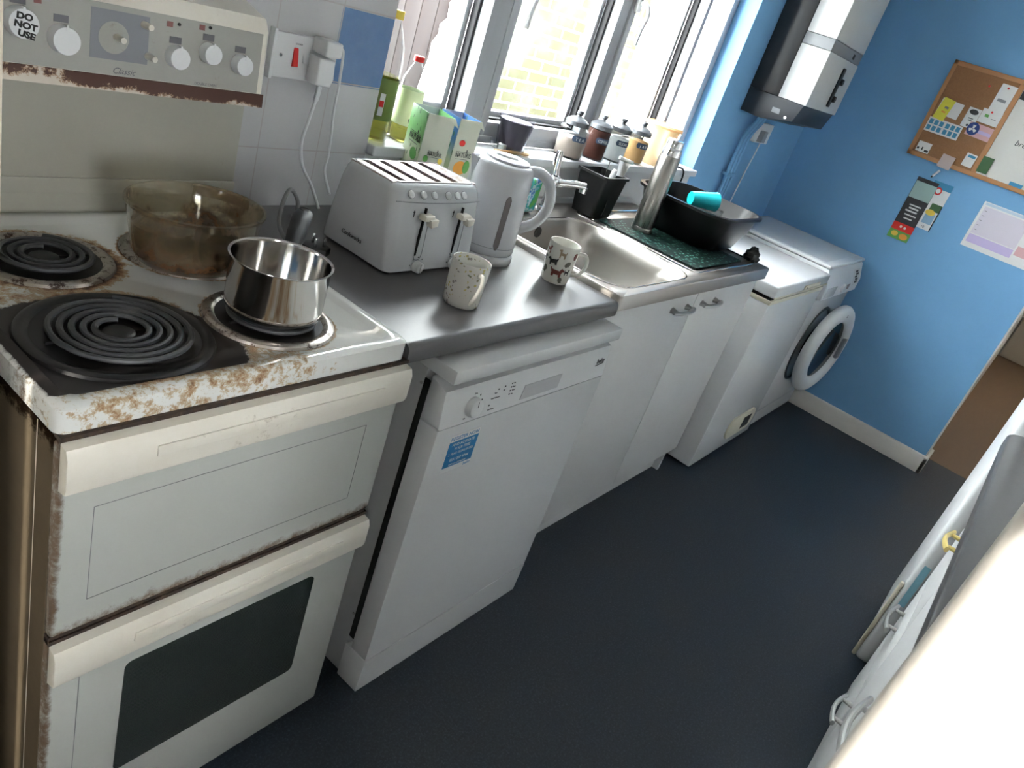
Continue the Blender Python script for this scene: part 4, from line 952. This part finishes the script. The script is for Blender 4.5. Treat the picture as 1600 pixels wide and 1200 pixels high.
b = BM(); lathe(b, [(0, .002), (.050, 0), (.053, .005), (.058, .08), (.063, .140)], 40, (1.86, .630, ZI)); obj('tub_body', b, 'tubplastic', tu)
b = BM(); lathe(b, [(.063, .136), (.072, .137), (.073, .144), (.068, .150), (.064, .147), (0, .146)], 40, (1.86, .630, ZI)); obj('tub_lid', b, 'lidorange', tu)
cb_ = thing('black_cable', 'short black cable hanging over the right end of the sill', 'cable', (2.03, .58, ZI))
b = BM(); tube(b, spline([(1.95, .63, ZI + .004), (2.00, .60, ZI + .005), (2.035, .572, ZI + .003), (2.05, .568, ZI - .03), (2.045, .570, ZI - .07), (2.04, .572, ZI - .10)], 7), .0035, 8); obj('cable_run', b, 'black', cb_)

# ================================================================== CADDY AND UTENSILS
cd_ = thing('utensil_caddy', 'black square plastic caddy standing on the sink drainer behind the bowl', 'caddy', (1.29, .485, ZS))
b = BM(); Z0 = ZS + .004
o_ = [[(p[0], p[1], z_) for p in rrect(1.292 - hx_, 1.292 + hx_, .487 - hy_, .487 + hy_, .010, 3)] for z_, hx_, hy_ in ((Z0, .058, .042), (Z0 + .125, .069, .053), (Z0 + .126, .075, .058), (Z0 + .134, .075, .058), (Z0 + .134, .066, .050), (Z0 + .12, .065, .049), (Z0 + .006, .055, .039))]
loft(b, o_, True, True); obj('caddy_body', b, 'black', cd_)
b = BM(); box(b, 1.288, 1.292, .440, .534, Z0 + .005, Z0 + .120); obj('divider', b, 'black_matt', cd_)
wk = thing('wire_whisk', 'thin wire whisk standing in the black caddy', 'whisk', (1.26, .49, Z0 + .01))
b = BM(); tube(b, [(1.262, .470, Z0 + .008), (1.256, .462, Z0 + .175)], .0012, 6); obj('wire_stem', b, 'chrome', wk)
b = BM(); tube(b, [(1.262 + .022 * math.cos(a), .484 + .022 * math.sin(a), Z0 + .122) for a in [2 * PI * i / 24 for i in range(24)]], .0009, 6, closed=True); obj('wire_ring', b, 'chrome', wk)
pe = thing('metal_peeler', 'flat metal peeler leaning out of the black caddy', 'peeler', (1.33, .47, Z0 + .01))
b = BM(); prism(b, [(-.008, 0), (.008, 0), (.014, .13), (.024, .175), (-.024, .175), (-.014, .13)], -.001, .001, 'y'); 
bmesh.ops.transform(b, matrix=Matrix.Translation((1.312, .452, Z0 + .010)) @ Matrix.Rotation(.12, 4, 'Y') @ Matrix.Rotation(-.5, 4, 'Z'), verts=b.verts); obj('peeler_blade', b, 'chrome', pe)
b = BM(); box(b, -.028, .028, -.005, .005, .172, .184, r=.003); bmesh.ops.transform(b, matrix=Matrix.Translation((1.312, .452, Z0 + .010)) @ Matrix.Rotation(.12, 4, 'Y') @ Matrix.Rotation(-.5, 4, 'Z'), verts=b.verts); obj('peeler_head', b, 'alu', pe)
ws = thing('white_spatula', 'white spoon handle sticking up in the caddy next to the peeler', 'utensil', (1.33, .50, Z0 + .01))
b = BM(); tube(b, spline([(1.335, .500, Z0 + .009), (1.318, .476, Z0 + .10), (1.305, .462, Z0 + .152)], 4), [.004] * 5 + [.007, .009, .009, .006], 10, flat=.4); obj('spatula_handle', b, 'white_plastic', ws)

# packet behind the kettle, sponge
pk = thing('sponge_packet', 'blue and green scouring-sponge packet behind the sink, seen through the kettle handle', 'packet', (.93, .50, ZS))
def m_packet():
    t = NT('blue_green_packet'); n = t.noise(28, 3, .6); t.set('Base Color', t.ramp(n, [(.40, (.10, .36, .10)), (.47, (.02, .28, .32)), (.54, (.40, .55, .55)), (.62, (.03, .12, .36))])); t.set('Roughness', .25); return t.m
b = BM(); box(b, .84, .985, .490, .530, ZS + .003, ZS + .105, r=.012, seg=3); obj('packet_body', b, m_packet(), pk)

# ================================================================== FLASK, MAT, WASHING-UP BOWL
b = BM(); prism(b, rrect(1.245, 1.615, .062, .425, .012, 3), ZS + .0022, ZS + .0065, 'z'); tag(obj('drainer_mat', b, 'mat'), 'dark green patterned mat lying on the sink drainer', 'mat')
fk = thing('vacuum_flask', 'tall brushed steel vacuum flask standing on the green mat', 'flask', (1.370, .332, ZS + .0068))
F0 = (1.370, .332, ZS + .0068)
b = BM(); lathe(b, [(0, 0), (.0325, 0), (.034, .003), (.034, .014), (.0335, .015), (.034, .016), (.034, .232), (.0325, .240), (.031, .246), (0, .246)], 48, F0); obj('flask_body', b, 'steel_br', fk)
b = BM(); lathe(b, [(.031, .245), (.031, .262), (.0285, .268), (.027, .270), (.027, .290), (.025, .2935), (.018, .295), (0, .295)], 40, F0); obj('flask_cap', b, 'chrome', fk)
wb = thing('washing_up_bowl', 'black plastic washing-up bowl on the draining board', 'bowl', (1.60, .275, ZS + .007))
b = BM(); zb = ZS + .0068
def bw(z_, x0, x1, y0, y1, r): return [(p[0], p[1], z_) for p in rrect(x0, x1, y0, y1, r, 7)]
loft(b, [bw(zb, 1.485, 1.735, .155, .395, .06), bw(zb + .006, 1.472, 1.748, .142, .408, .07), bw(zb + .07, 1.435, 1.775, .118, .428, .08), bw(zb + .118, 1.418, 1.792, .108, .438, .085), bw(zb + .120, 1.405, 1.805, .096, .450, .092), bw(zb + .128, 1.405, 1.805, .096, .450, .092), bw(zb + .129, 1.418, 1.792, .108, .438, .085), bw(zb + .07, 1.439, 1.771, .122, .424, .078), bw(zb + .012, 1.478, 1.742, .148, .402, .068), bw(zb + .006, 1.49, 1.73, .16, .39, .06)], True, True)
def m_bowlblack():
    t = NT('washing_bowl_plastic'); t.set('Base Color', (.004, .004, .0045)); t.set('Roughness', .30); t.set('Specular IOR Level', .25); return t.m
obj('bowl_body', b, m_bowlblack(), wb, ang=40)
cu = thing('turquoise_cup', 'turquoise plastic cup lying on its side in the washing-up bowl', 'cup', (1.56, .235, 1.035))
Mc2 = frame((1.505, .262, 1.050), (-.3, -.25, .9), (-.35, .9, .25)) 
ax_ = Vector((.60, -.42, .07)).normalized(); ux_ = ax_.cross(Vector((0, 0, 1))).normalized(); Mc2 = Matrix.Translation((1.497, .270, 1.058)) @ Matrix((ux_, ax_.cross(ux_) * 1, ax_)).transposed().to_4x4()
b = BM(); lathe(b, [(0, 0), (.021, 0), (.0225, .003), (.0305, .095), (.0312, .096), (.0298, .096), (.0215, .005), (0, .004)], 36, Mx=Mc2); obj('cup_shell', b, 'cyan', cu)
gb = thing('glass_tumbler', 'clear glass tumbler inside the washing-up bowl, right of the turquoise cup', 'glass', (1.66, .25, zb + .01))
b = BM(); lathe(b, [(0, 0), (.030, 0), (.034, .10), (.032, .10), (.028, .006), (0, .006)], 32, (1.665, .245, zb + .008)); obj('glass_shell', b, 'clear_plastic', gb)
bc = thing('black_dish_cloth', 'crumpled black dish cloth at the right end of the draining board', 'cloth', (1.70, .07, ZS))
b = BM(); lathe(b, [(0, 0), (.030, .001), (.034, .010), (.027, .018), (.029, .026), (.018, .034), (.016, .040), (.008, .044), (0, .045)], 22, (1.705, .068, ZS + .001), sx=1.0, sy=.8)
for v in b.verts: v.co += Vector((random.uniform(-.004, .004), random.uniform(-.003, .003), random.uniform(0, .004)))
obj('cloth_shape', b, 'black_matt', bc)

# ================================================================== CHEST FREEZER
fz_ = thing('chest_freezer', 'small white chest freezer between the sink cabinet and washing machine', 'freezer', (2.245, .25, 0))
b = BM(); box(b, 1.914, 2.578, -.006, .50, .02, .774, r=.006, seg=3); fb = obj('freezer_body', b, 'white', fz_)
b = BM(); box(b, 1.912, 2.580, -.008, .50, .758, .774, r=.002); obj('rim_gasket', b, 'cream', fb)
b = BM(); box(b, 1.920, 2.572, 0, .50, .774, .786); obj('lid_seal_gap', b, 'dark', fb, smooth=False)
b = BM(); box(b, 1.910, 2.582, -.014, .515, .786, .834, r=.008, seg=3); fl = obj('freezer_lid', b, 'white', fz_)
b = BM(); box(b, 1.911, 2.581, -.0155, -.012, .786, .792); obj('lid_edge_trim', b, 'cream', fl)
b = BM(); prism(b, rrect(2.245, 2.45, .797, .812, .006), -.0185, -.0135, 'y', r=.001); hb = obj('lid_badge', b, 'cream', fl)
text('badge_print', 'Lec', .011, 'text_dark', hb, front(2.265, -.0187, .799)); 
b = BM(); prism(b, rrect(2.20, 2.505, .070, .180, .050, 7), -.016, -.005, 'y', r=.004); gr = obj('motor_grille', b, 'cream', fb)
b = BM()
for i in range(6): box(b, 2.36 + i * .016, 2.369 + i * .016, -.0175, -.0155, .095, .155)
obj('grille_slots', b, 'text_dark', gr)

# ================================================================== WASHING MACHINE
wm = thing('washing_machine', 'white front-loading washing machine in the corner by the far wall', 'washing machine', (2.94, .27, 0))
WX0, WX1 = 2.640, 3.240
b = BM(); prism(b, [(.55, .012), (.014, .012), (.010, .03), (.010, .690), (.55, .690)], WX0, WX1, 'x', r=.010, seg=3); wmb = obj('machine_body', b, 'white', wm)
b = BM(); prism(b, [(.55, .692), (.006, .692), (-.012, .700), (-.012, .760), (.012, .832), (.020, .838), (.55, .838)], WX0, WX1, 'x', r=.008, seg=3); wp = obj('control_panel', b, 'white_plastic', wm)
b = BM(); box(b, WX0 - .002, WX1 + .002, .012, .555, .839, .856, r=.006, seg=3); box(b, WX0 + .03, WX1 - .03, .05, .53, .8555, .8565); obj('machine_top', b, 'white', wm)
fw = frame((0, -.0125, .760), (1, 0, 0), (0, .024, .072))
b = BM(); card(b, fw, WX1 - .155, WX1 - .045, -.02, .055, .001); lb = obj('energy_label', b, 'paper', wp)
b = BM(); 
for i, (a_, c_) in enumerate(((0, .05), (.01, .06), (.0, .045), (.014, .064), (.004, .05))): card(b, fw, WX1 - .130 + a_, WX1 - .130 + c_, -.012 + i * .0125, -.002 + i * .0125, .0016)
obj('label_bars', b, 'text_dark', lb)
b = BM(); prism(b, rrect(WX0 + .03, WX0 + .19, .705, .755, .008), -.0135, -.011, 'y', r=.0006); obj('detergent_drawer', b, 'white', wp)
b = BM(); lathe(b, [(.022, 0), (.021, .012), (0, .013)], 28, Mx=front(WX0 + .30, -.012, .735)); obj('programme_dial', b, 'white_plastic', wp)
b = BM(); card(b, front(0, -.012, .72), WX0 + .36, WX0 + .43, .0, .026, .001); obj('display_window', b, mat('dull_red_display', (.18, .10, .10), .3), wp)
b = BM(); lathe(b, [(.200, 0), (.200, .003), (.185, .004), (.180, -.03), (.0, -.04)], 48, Mx=front(2.935, .009, .425)); obj('door_recess', b, mat('recess_grey', (.10, .10, .10), .5), wmb)
Md = front(2.962, -.052, .432) @ Matrix.Rotation(math.radians(-7), 4, 'Y')
b = BM(); lathe(b, [(.222, -.006), (.232, .004), (.234, .018), (.226, .032), (.205, .042), (.178, .044), (.158, .036), (.150, .018), (.150, -.006)], 64, Mx=Md); wd_ = obj('porthole_door', b, 'white_plastic', wm, ang=60)
b = BM(); lathe(b, [(.155, .020), (.145, .022), (.10, .008), (0, .002)], 48, Mx=Md); lathe(b, [(.150, -.006), (.12, -.045), (0, -.055)], 40, Mx=Md); obj('porthole_glass', b, 'gw', wd_)
b = BM(); box(b, .140, .178, -.055, .055, .030, .047, r=.006, Mx=Md); obj('door_catch', b, 'grey_plastic', wd_)
text('door_print', 'L', .02, 'text_dark', wd_, Md @ Matrix.Translation((-.01, .185, .0440)))
b = BM(); box(b, WX0 + .004, WX1 - .004, .0085, .0108, .098, .101); obj('plinth_line', b, 'grey_plastic', wmb)

# ================================================================== BOILER
bo = thing('boiler', 'grey and white wall-hung boiler in the corner beyond the window', 'boiler', (2.61, .47, 1.32))
b = BM(); box(b, 2.402, 2.820, .470, .5995, 1.417, 2.3, r=.004); obj('rear_frame', b, mat('charcoal_metal', (.022, .023, .025), .35), bo)
b = BM(); prism(b, [(.5995, 1.322), (.515, 1.318), (.372, 1.345), (.352, 1.417), (.5995, 1.417)], 2.404, 2.818, 'x', r=.003); ch = obj('lower_casing', b, mat('charcoal_plastic', (.020, .024, .030), .4), bo)
b = BM(); box(b, 2.400, 2.824, .345, .4695, 1.417, 1.628, r=.004); bf = obj('front_cover', b, mat('grey_white_cover', (.52, .53, .52), .3), bo)
b = BM(); box(b, 2.402, 2.822, .347, .4695, 1.629, 1.672, r=.002); bs = obj('silver_strip', b, mat('silver_band', (.24, .25, .26), .35), bo)
b = BM(); box(b, 2.400, 2.824, .345, .4695, 1.673, 2.3, r=.004); obj('upper_cover', b, mat('grey_white_cover2', (.50, .51, .50), .3), bo)
b = BM(); prism(b, rrect(2.640, 2.672, 1.440, 1.598, .008), .338, .346, 'y', r=.002); bp_ = obj('control_strip', b, 'black', bf)
for z_ in (1.475, 1.545):
    b = BM(); lathe(b, [(.014, 0), (.012, .012), (0, .013)], 20, Mx=front(2.672, .340, z_)); obj('control_knob', b, 'black', bp_)
b = BM(); box(b, 2.700, 2.722, .3455, .348, 1.640, 1.660); obj('indicator_window', b, 'black', bs)
b = BM(); lathe(b, [(.006, 0), (.006, .002), (0, .002)], 14, Mx=frame((2.4035, .405, 1.352), (0, -1, 0), (0, 0, 1))); obj('casing_screw', b, 'chrome', ch)
b = BM(); card(b, frame((2.4045, .470, 1.355), (0, -1, 0), (0, .10, 1)), 0, .035, 0, .020, .001); obj('casing_label', b, 'grey_plastic', ch)
for i, (px, nm) in enumerate(((2.500, 'leftmost'), (2.535, 'middle'), (2.570, 'rightmost'))):
    b = BM(); tube(b, spline([(px + .06, .560, 1.325), (px + .055, .568, 1.29), (px + .015, .575, 1.24), (px, .575, 1.18), (px, .575, 1.00), (px, .575, .88)], 6), .0080, 12); pp = obj('copper_pipe', b, 'blue')
    tag(pp, 'blue-painted pipe running down the wall under the boiler, %s of the three' % nm, 'pipe', 'painted boiler pipes')
b = BM(); box(b, 2.49, 2.585, .565, .598, 1.045, 1.06, r=.003); tag(obj('pipe_clip', b, 'blue'), 'blue-painted clip holding the three boiler pipes to the wall', 'clip')
so = thing('boiler_socket', 'white wall socket with a hanging lead below the boiler', 'socket', (2.73, .59, 1.24))
b = BM(); box(b, 2.640, 2.800, .570, .5995, 1.205, 1.292, r=.003); sf = obj('socket_box', b, 'white_plastic', so)
b = BM(); prism(b, [(2.655, 1.212), (2.70, 1.212), (2.698, 1.262), (2.66, 1.262)], .545, .5705, 'y', r=.004); obj('plug_body', b, 'grey_plastic', sf)
b = BM(); tube(b, spline([(2.678, .556, 1.214), (2.682, .560, 1.16), (2.69, .572, 1.05), (2.70, .58, .93), (2.70, .58, .87)], 6), .0032, 8); obj('lead', b, 'white_plastic', so)

# ================================================================== PINBOARD WALL
XB = 3.297
def fl_(y, z, x=XB - .013): return facing_left(x, y, z)
nb = thing('notice_board', 'pine-framed board, half cork and half white, on the blue wall', 'notice board', (3.29, -.22, 1.58))
b = BM(); box(b, XB - .012, XB - .0005, -.215, .075, 1.378, 1.788); obj('cork_panel', b, 'cork', nb, smooth=False)
b = BM(); box(b, XB - .012, XB - .0005, -.515, -.215, 1.378, 1.788); wbp = obj('white_panel', b, mat('whiteboard', (.60, .59, .56), .25), nb, smooth=False)
b = BM()
for q in ((-.530, .088, 1.368, 1.388), (-.530, .088, 1.778, 1.798), (.070, .088, 1.368, 1.798), (-.530, -.512, 1.368, 1.798)): box(b, XB - .018, XB - .0003, q[0], q[1], q[2], q[3], r=.002)
box(b, XB - .0165, XB - .001, -.226, -.204, 1.388, 1.778, r=.002)
obj('pine_frame', b, 'pine', nb)
text('board_writing', 'bread  o', .034, 'text_dark', wbp, fl_(-.305, 1.545, XB - .0122), shear=.2)
def note(name, label, y0, y1, z0, z1, m, rot=0.0, cat='note', lift=.0, x=XB - .0125, extra=()):
    cy, cz = (y0 + y1) / 2, (z0 + z1) / 2; w_, h_ = abs(y1 - y0) / 2, (z1 - z0) / 2
    t = thing(name, label, cat, (x - lift, cy, cz)); Mx_ = facing_left(x - lift, cy, cz) @ Matrix.Rotation(rot, 4, 'Z')
    b = BM(); card(b, Mx_, -w_, w_, -h_, h_, .0008); sh = obj('sheet', b, m, t)
    for nm, a, c, d, e, mm in extra:
        b = BM(); card(b, Mx_, a * w_, c * w_, d * h_, e * h_, .0012 if nm != 'top_print' else .0014); obj(nm, b, mm, sh)
    return t, Mx_, sh
note('white_note', 'white card partly covered by a yellow note on the cork board', -.040, .058, 1.567, 1.636, 'paper', -.05, extra=(('printed_line', -.9, -.6, .4, .8, 'text_grey'),))
t, Mx_, sh = note('yellow_note', 'yellow slip pinned on the cork board', .005, .056, 1.545, 1.640, 'paper_y', -.12, lift=.0012, extra=(('scribble', -.1, .6, .1, .3, 'text_grey'), ('orange_line', -.2, .5, -.3, -.15, 'orange')))
t, Mx_, sh = note('stamp_sheet', 'white sheet with two rows of little blue panels, low on the cork board', -.082, .078, 1.485, 1.548, 'paper', .0)
for r_ in range(2):
    for k in range(6):
        b = BM(); x_ = -.066 + k * .0235 + (.004 if k > 2 else 0); card(b, Mx_, x_, x_ + .017, -.024 + r_ * .027, -.003 + r_ * .027, .0012); obj('blue_panel', b, 'paper_blue', sh)
t, Mx_, sh = note('card_with_black_oval', 'tall white card with a black oval at its top, mid cork board', -.118, -.064, 1.550, 1.636, 'paper', -.02, extra=(('small_print', -.4, .4, -.1, .0, 'text_grey'), ('small_print', -.3, .3, -.3, -.2, 'text_grey')))
disc(sh, 'black_oval', Mx_, 0, .026, .019, .011, 'text_dark', .0009); disc(sh, 'black_dot', Mx_, 0, -.032, .005, .005, 'text_dark', .0009)
note('long_receipt', 'long pale receipt pinned at the top right of the cork', -.203, -.138, 1.640, 1.762, 'paper', -.02, extra=(('faint_print', -.6, .5, -.2, .0, 'grey_plastic'),))
note('appointment_slip', 'white slip with faint green mark under the long receipt', -.206, -.120, 1.588, 1.648, 'paper', -.02, lift=.0012, extra=(('green_mark', -.6, -.2, -.1, .3, 'green'), ('faint_print', .1, .6, -.2, -.1, 'grey_plastic')))
t, Mx_, sh = note('rosette_leaflet', 'navy and pink leaflet with a white emblem, below the white slip', -.205, -.098, 1.522, 1.580, 'pink', -.04, extra=(('blue_band', -.1, .95, -.3, .2, 'lilac'),))
disc(sh, 'navy_circle', Mx_, -.030, .002, .026, .028, 'paper_navy', .0010)
b = BM(); 
for a_ in (90, 210, 330):
    prism(b, [(-.030 + .004 * math.cos(math.radians(a_ + 60)), .002 + .004 * math.sin(math.radians(a_ + 60))), (-.030 + .018 * math.cos(math.radians(a_ + 22)), .002 + .018 * math.sin(math.radians(a_ + 22))), (-.030 + .018 * math.cos(math.radians(a_ - 22)), .002 + .018 * math.sin(math.radians(a_ - 22))), (-.030 + .004 * math.cos(math.radians(a_ - 60)), .002 + .004 * math.sin(math.radians(a_ - 60)))], .0014, .0019)
bmesh.ops.transform(b, matrix=Mx_, verts=b.verts); obj('white_emblem', b, 'paper', sh)
note('photo_card', 'small card showing a pale picture, bottom left corner of the cork', .000, .060, 1.392, 1.438, 'paper', 0, extra=(('dark_shapes', -.9, -.6, -.6, -.2, 'text_dark'), ('dark_shapes', -.2, .0, -.6, .0, 'text_dark'), ('dark_shapes', .3, .9, -.8, -.4, 'text_dark')))
note('clear_wallet', 'pinkish clear wallet overlapping the lower frame of the board', -.120, -.062, 1.358, 1.418, mat('pink_film', (.45, .36, .34), .3), -.05, lift=.007)
note('business_card', 'white card with blue heading at the bottom right of the cork', -.198, -.152, 1.398, 1.456, 'paper', -.04, extra=(('blue_heading', -.6, .8, .4, .8, 'paper_blue'),))
note('green_card', 'dark green card tucked at the divider of the board', -.268, -.222, 1.395, 1.466, 'green_d', 0, lift=.005)
note('dark_blue_card', 'blue card leaning on the bottom frame of the white panel', -.425, -.370, 1.382, 1.404, 'paper_blue', 0, lift=.004)
note('black_card', 'black card at the top left of the white panel', -.275, -.228, 1.722, 1.772, 'text_dark', 0, lift=.001)
for y_, z_, w_ in ((-.170, 1.748, 'holding the long receipt'), (-.095, 1.735, 'alone at the top of the cork'), (-.160, 1.640, 'holding the white slip')):
    b = BM(); lathe(b, [(.004, 0), (.0035, .005), (.0045, .007), (0, .008)], 14, Mx=facing_left(XB - .0145, y_, z_)); tag(obj('push_pin', b, 'red'), 'tiny red push pin %s' % w_, 'pin', 'push pins on the board')
# leaflets below
t, Mx_, sh = note('takeaway_menu', 'black and red takeaway menu leaflet hanging on the blue wall', -.112, -.012, .990, 1.290, 'text_dark', 0, 'menu', x=XB - .003,
    extra=(('mint_panel', -.96, .98, .35, .88, mat('mint_print', (.30, .42, .40), .7)), ('red_band', -1, 1, -.72, -.48, 'red'), ('fruit_band', -1, 1, -1, -.72, 'green'), ('white_print', -.5, .6, .12, .16, 'paper'), ('white_print', -.4, .5, .02, .07, 'paper'), ('white_print', -.6, .5, -.08, -.03, 'paper'), ('white_print', -.5, .6, -.2, -.16, 'paper'), ('white_print', -.4, .4, -.32, -.28, 'paper')))
disc(sh, 'fruit_slice', Mx_, .022, -.130, .020, .014, 'orange', .0014); disc(sh, 'lemon', Mx_, -.022, -.126, .016, .012, 'yellow', .0014); disc(sh, 'logo_dot', Mx_, -.010, -.088, .006, .006, 'paper', .0014); disc(sh, 'logo_dot', Mx_, .010, -.090, .006, .006, 'paper', .0014)
t, Mx_, sh = note('food_leaflet', 'blue and green food leaflet half hidden behind the black menu', -.175, -.085, 1.078, 1.300, 'paper', 0, 'leaflet', x=XB - .0015,
    extra=(('blue_sky', -1, 1, .72, 1, 'paper_blue'), ('green_food', -.1, .95, -.2, .12, 'green_d'), ('blue_food', -.2, .8, -.75, -.3, mat('pale_blue_print', (.25, .40, .55), .7)), ('dark_edge', .90, 1, -1, .1, 'text_dark')))
disc(sh, 'red_ring', Mx_, -.008, .070, .016, .018, 'red', .0013); disc(sh, 'ring_centre', Mx_, -.008, .070, .010, .011, 'paper', .0018); disc(sh, 'lemon_slice', Mx_, .008, -.030, .022, .014, 'yellow', .0013)
text('leaflet_print', '10', .016, 'text_dark', sh, Mx_ @ Matrix.Translation((.0, -.105, .0009)))
pn_ = thing('whiteboard_pen', 'white pen with a dark tip hanging below the notice board', 'pen', (3.28, -.075, 1.32))
b = BM(); tube(b, [(3.282, -.085, 1.345), (3.282, -.068, 1.312)], .0055, 10); obj('pen_barrel', b, 'white_plastic', pn_)
b = BM(); tube(b, [(3.282, -.068, 1.312), (3.282, -.064, 1.304)], [.0045, .002], 10); obj('pen_tip', b, 'text_dark', pn_)
t, Mx_, sh = note('wall_calendar', 'white and lilac month planner on the blue wall under the board', -.620, -.322, 1.080, 1.292, 'paper', 0, 'calendar', x=XB - .003,
    extra=(('lilac_band', -.92, .40, -.78, -.42, 'lilac'), ('pale_block', -.92, .40, -.38, .80, mat('pale_lilac', (.60, .56, .64), .8)), ('header_strip', -.95, .95, .86, .97, mat('pale_blue_strip', (.45, .56, .66), .8)), ('side_block', .45, .92, -.6, -.2, 'pink')))
for i in range(5):
    b = BM(); card(b, Mx_, -.130, -.120, .065 - i * .022, .067 - i * .022, .0014); obj('day_mark', b, 'text_grey', sh)

# ================================================================== OPPOSITE UNITS, FRIDGE, TALL CABINET
ow = thing('worktop_opposite', 'grey worktop along the opposite side, right edge of the view', 'worktop', (.45, -1.15, .865))
pts = [(-.42, -.835), (1.24, -.835)] + [(1.24 + .06 * math.sin(math.radians(a)), -.895 + .06 * math.cos(math.radians(a))) for a in (15, 30, 45, 60, 75, 90)] + [(1.30, -1.50), (-.42, -1.50)]
b = BM(); prism(b, pts, .866, .905, 'z', r=.006, seg=3); obj('worktop_board', b, 'worktop', ow)
YFc = -.878
for x0, x1, lab in ((-.40, .45, 'white base cabinet nearest the camera on the opposite side'), (.452, .905, 'white base cabinet with one low handle, second along the opposite side')):
    t = thing('opposite_base_cabinet', lab, 'cabinet', ((x0 + x1) / 2, -1.2, 0)); b = BM(); box(b, x0, x1, -1.50, YFc - .02, .03, .862); obj('cabinet_body', b, 'white_matt', t)
    b = BM(); box(b, x0 + .001, x1 - .002, YFc - .018, YFc, .030, .860, r=.0015); dr = obj('cabinet_door', b, 'white_matt', t)
    if x0 < 0: cab = (t, dr)
    else: cab2 = (t, dr)
def bow_pos(x, y, z, L, m, parent, depth=.030, w_=.005):
    b = BM(); P_ = spline([(x - L, y + depth * .70, z), (x - L * .5, y + depth * .98, z), (x, y + depth * 1.1, z), (x + L * .5, y + depth * .98, z), (x + L, y + depth * .70, z)], 5)
    tube(b, P_, w_, 10, flat=1.6)
    for s_ in (-1, 1): tube(b, [(x + s_ * L * .66, y, z), (x + s_ * L * .66, y + depth * .85, z)], [.0065, .0045], 10)
    return obj('door_handle', b, m, parent)
bow_pos(.285, YFc, .615, .095, 'alu', cab[1], depth=.036, w_=.006); bow_pos(.825, YFc, .255, .062, 'alu', cab2[1])
t = thing('drawer_unit', 'white drawer unit with one silver and one yellow handle, opposite the dishwasher', 'drawers', (1.1, -1.2, 0))
b = BM(); box(b, .907, 1.285, -1.50, YFc - .02, .03, .862); obj('unit_body', b, 'white_matt', t)
for i, (z0, z1) in enumerate(((.030, .245), (.248, .463), (.466, .731), (.734, .860))):
    b = BM(); box(b, .908, 1.284, YFc - .018, YFc, z0, z1, r=.0015); dr = obj('drawer_front', b, 'white_matt', t)
    if i == 1: bow_pos(1.160, YFc, .356, .072, 'alu', dr)
    if i == 2: bow_pos(1.085, YFc, .655, .058, mat('yellow_handle', (.55, .43, .15), .4), dr)
fr = thing('fridge', 'white fridge beyond the opposite units, pale blue sticker on its door edge', 'fridge', (1.7, -1.15, 0))
b = BM(); box(b, 1.415, 1.98, -1.50, -.900, .04, 1.42, r=.006); fbo = obj('fridge_body', b, 'white', fr)
b = BM(); box(b, 1.412, 1.983, -.895, -.846, .035, 1.42, r=.016, seg=4); fd = obj('fridge_door', b, 'white_plastic', fr)
b = BM(); box(b, 1.414, 1.430, -.848, -.836, .04, .335, r=.004); obj('door_handle', b, 'cream', fd)
b = BM(); lathe(b, [(.016, 0), (.016, .04)], 16, (1.45, -.93, 0)); lathe(b, [(.016, 0), (.016, .04)], 16, (1.94, -.93, 0)); obj('feet', b, 'black_matt', fr)
b = BM(); card(b, frame((1.4118, -.8625, .27), (0, -1, 0), (0, 0, 1)), 0, .018, 0, .15, .001); stk = obj('blue_sticker', b, mat('pale_blue_picture', (.24, .48, .58), .5, vary=.2), fd)
tc = thing('tall_cupboard', 'tall white cupboard at the right edge, glaring in daylight', 'cupboard', (-.2, -1.15, 0))
b = BM(); box(b, -.455, -.43, -1.50, -.778, .0, 2.1, r=.006, seg=3); obj('side_panel', b, 'paint_white', tc)
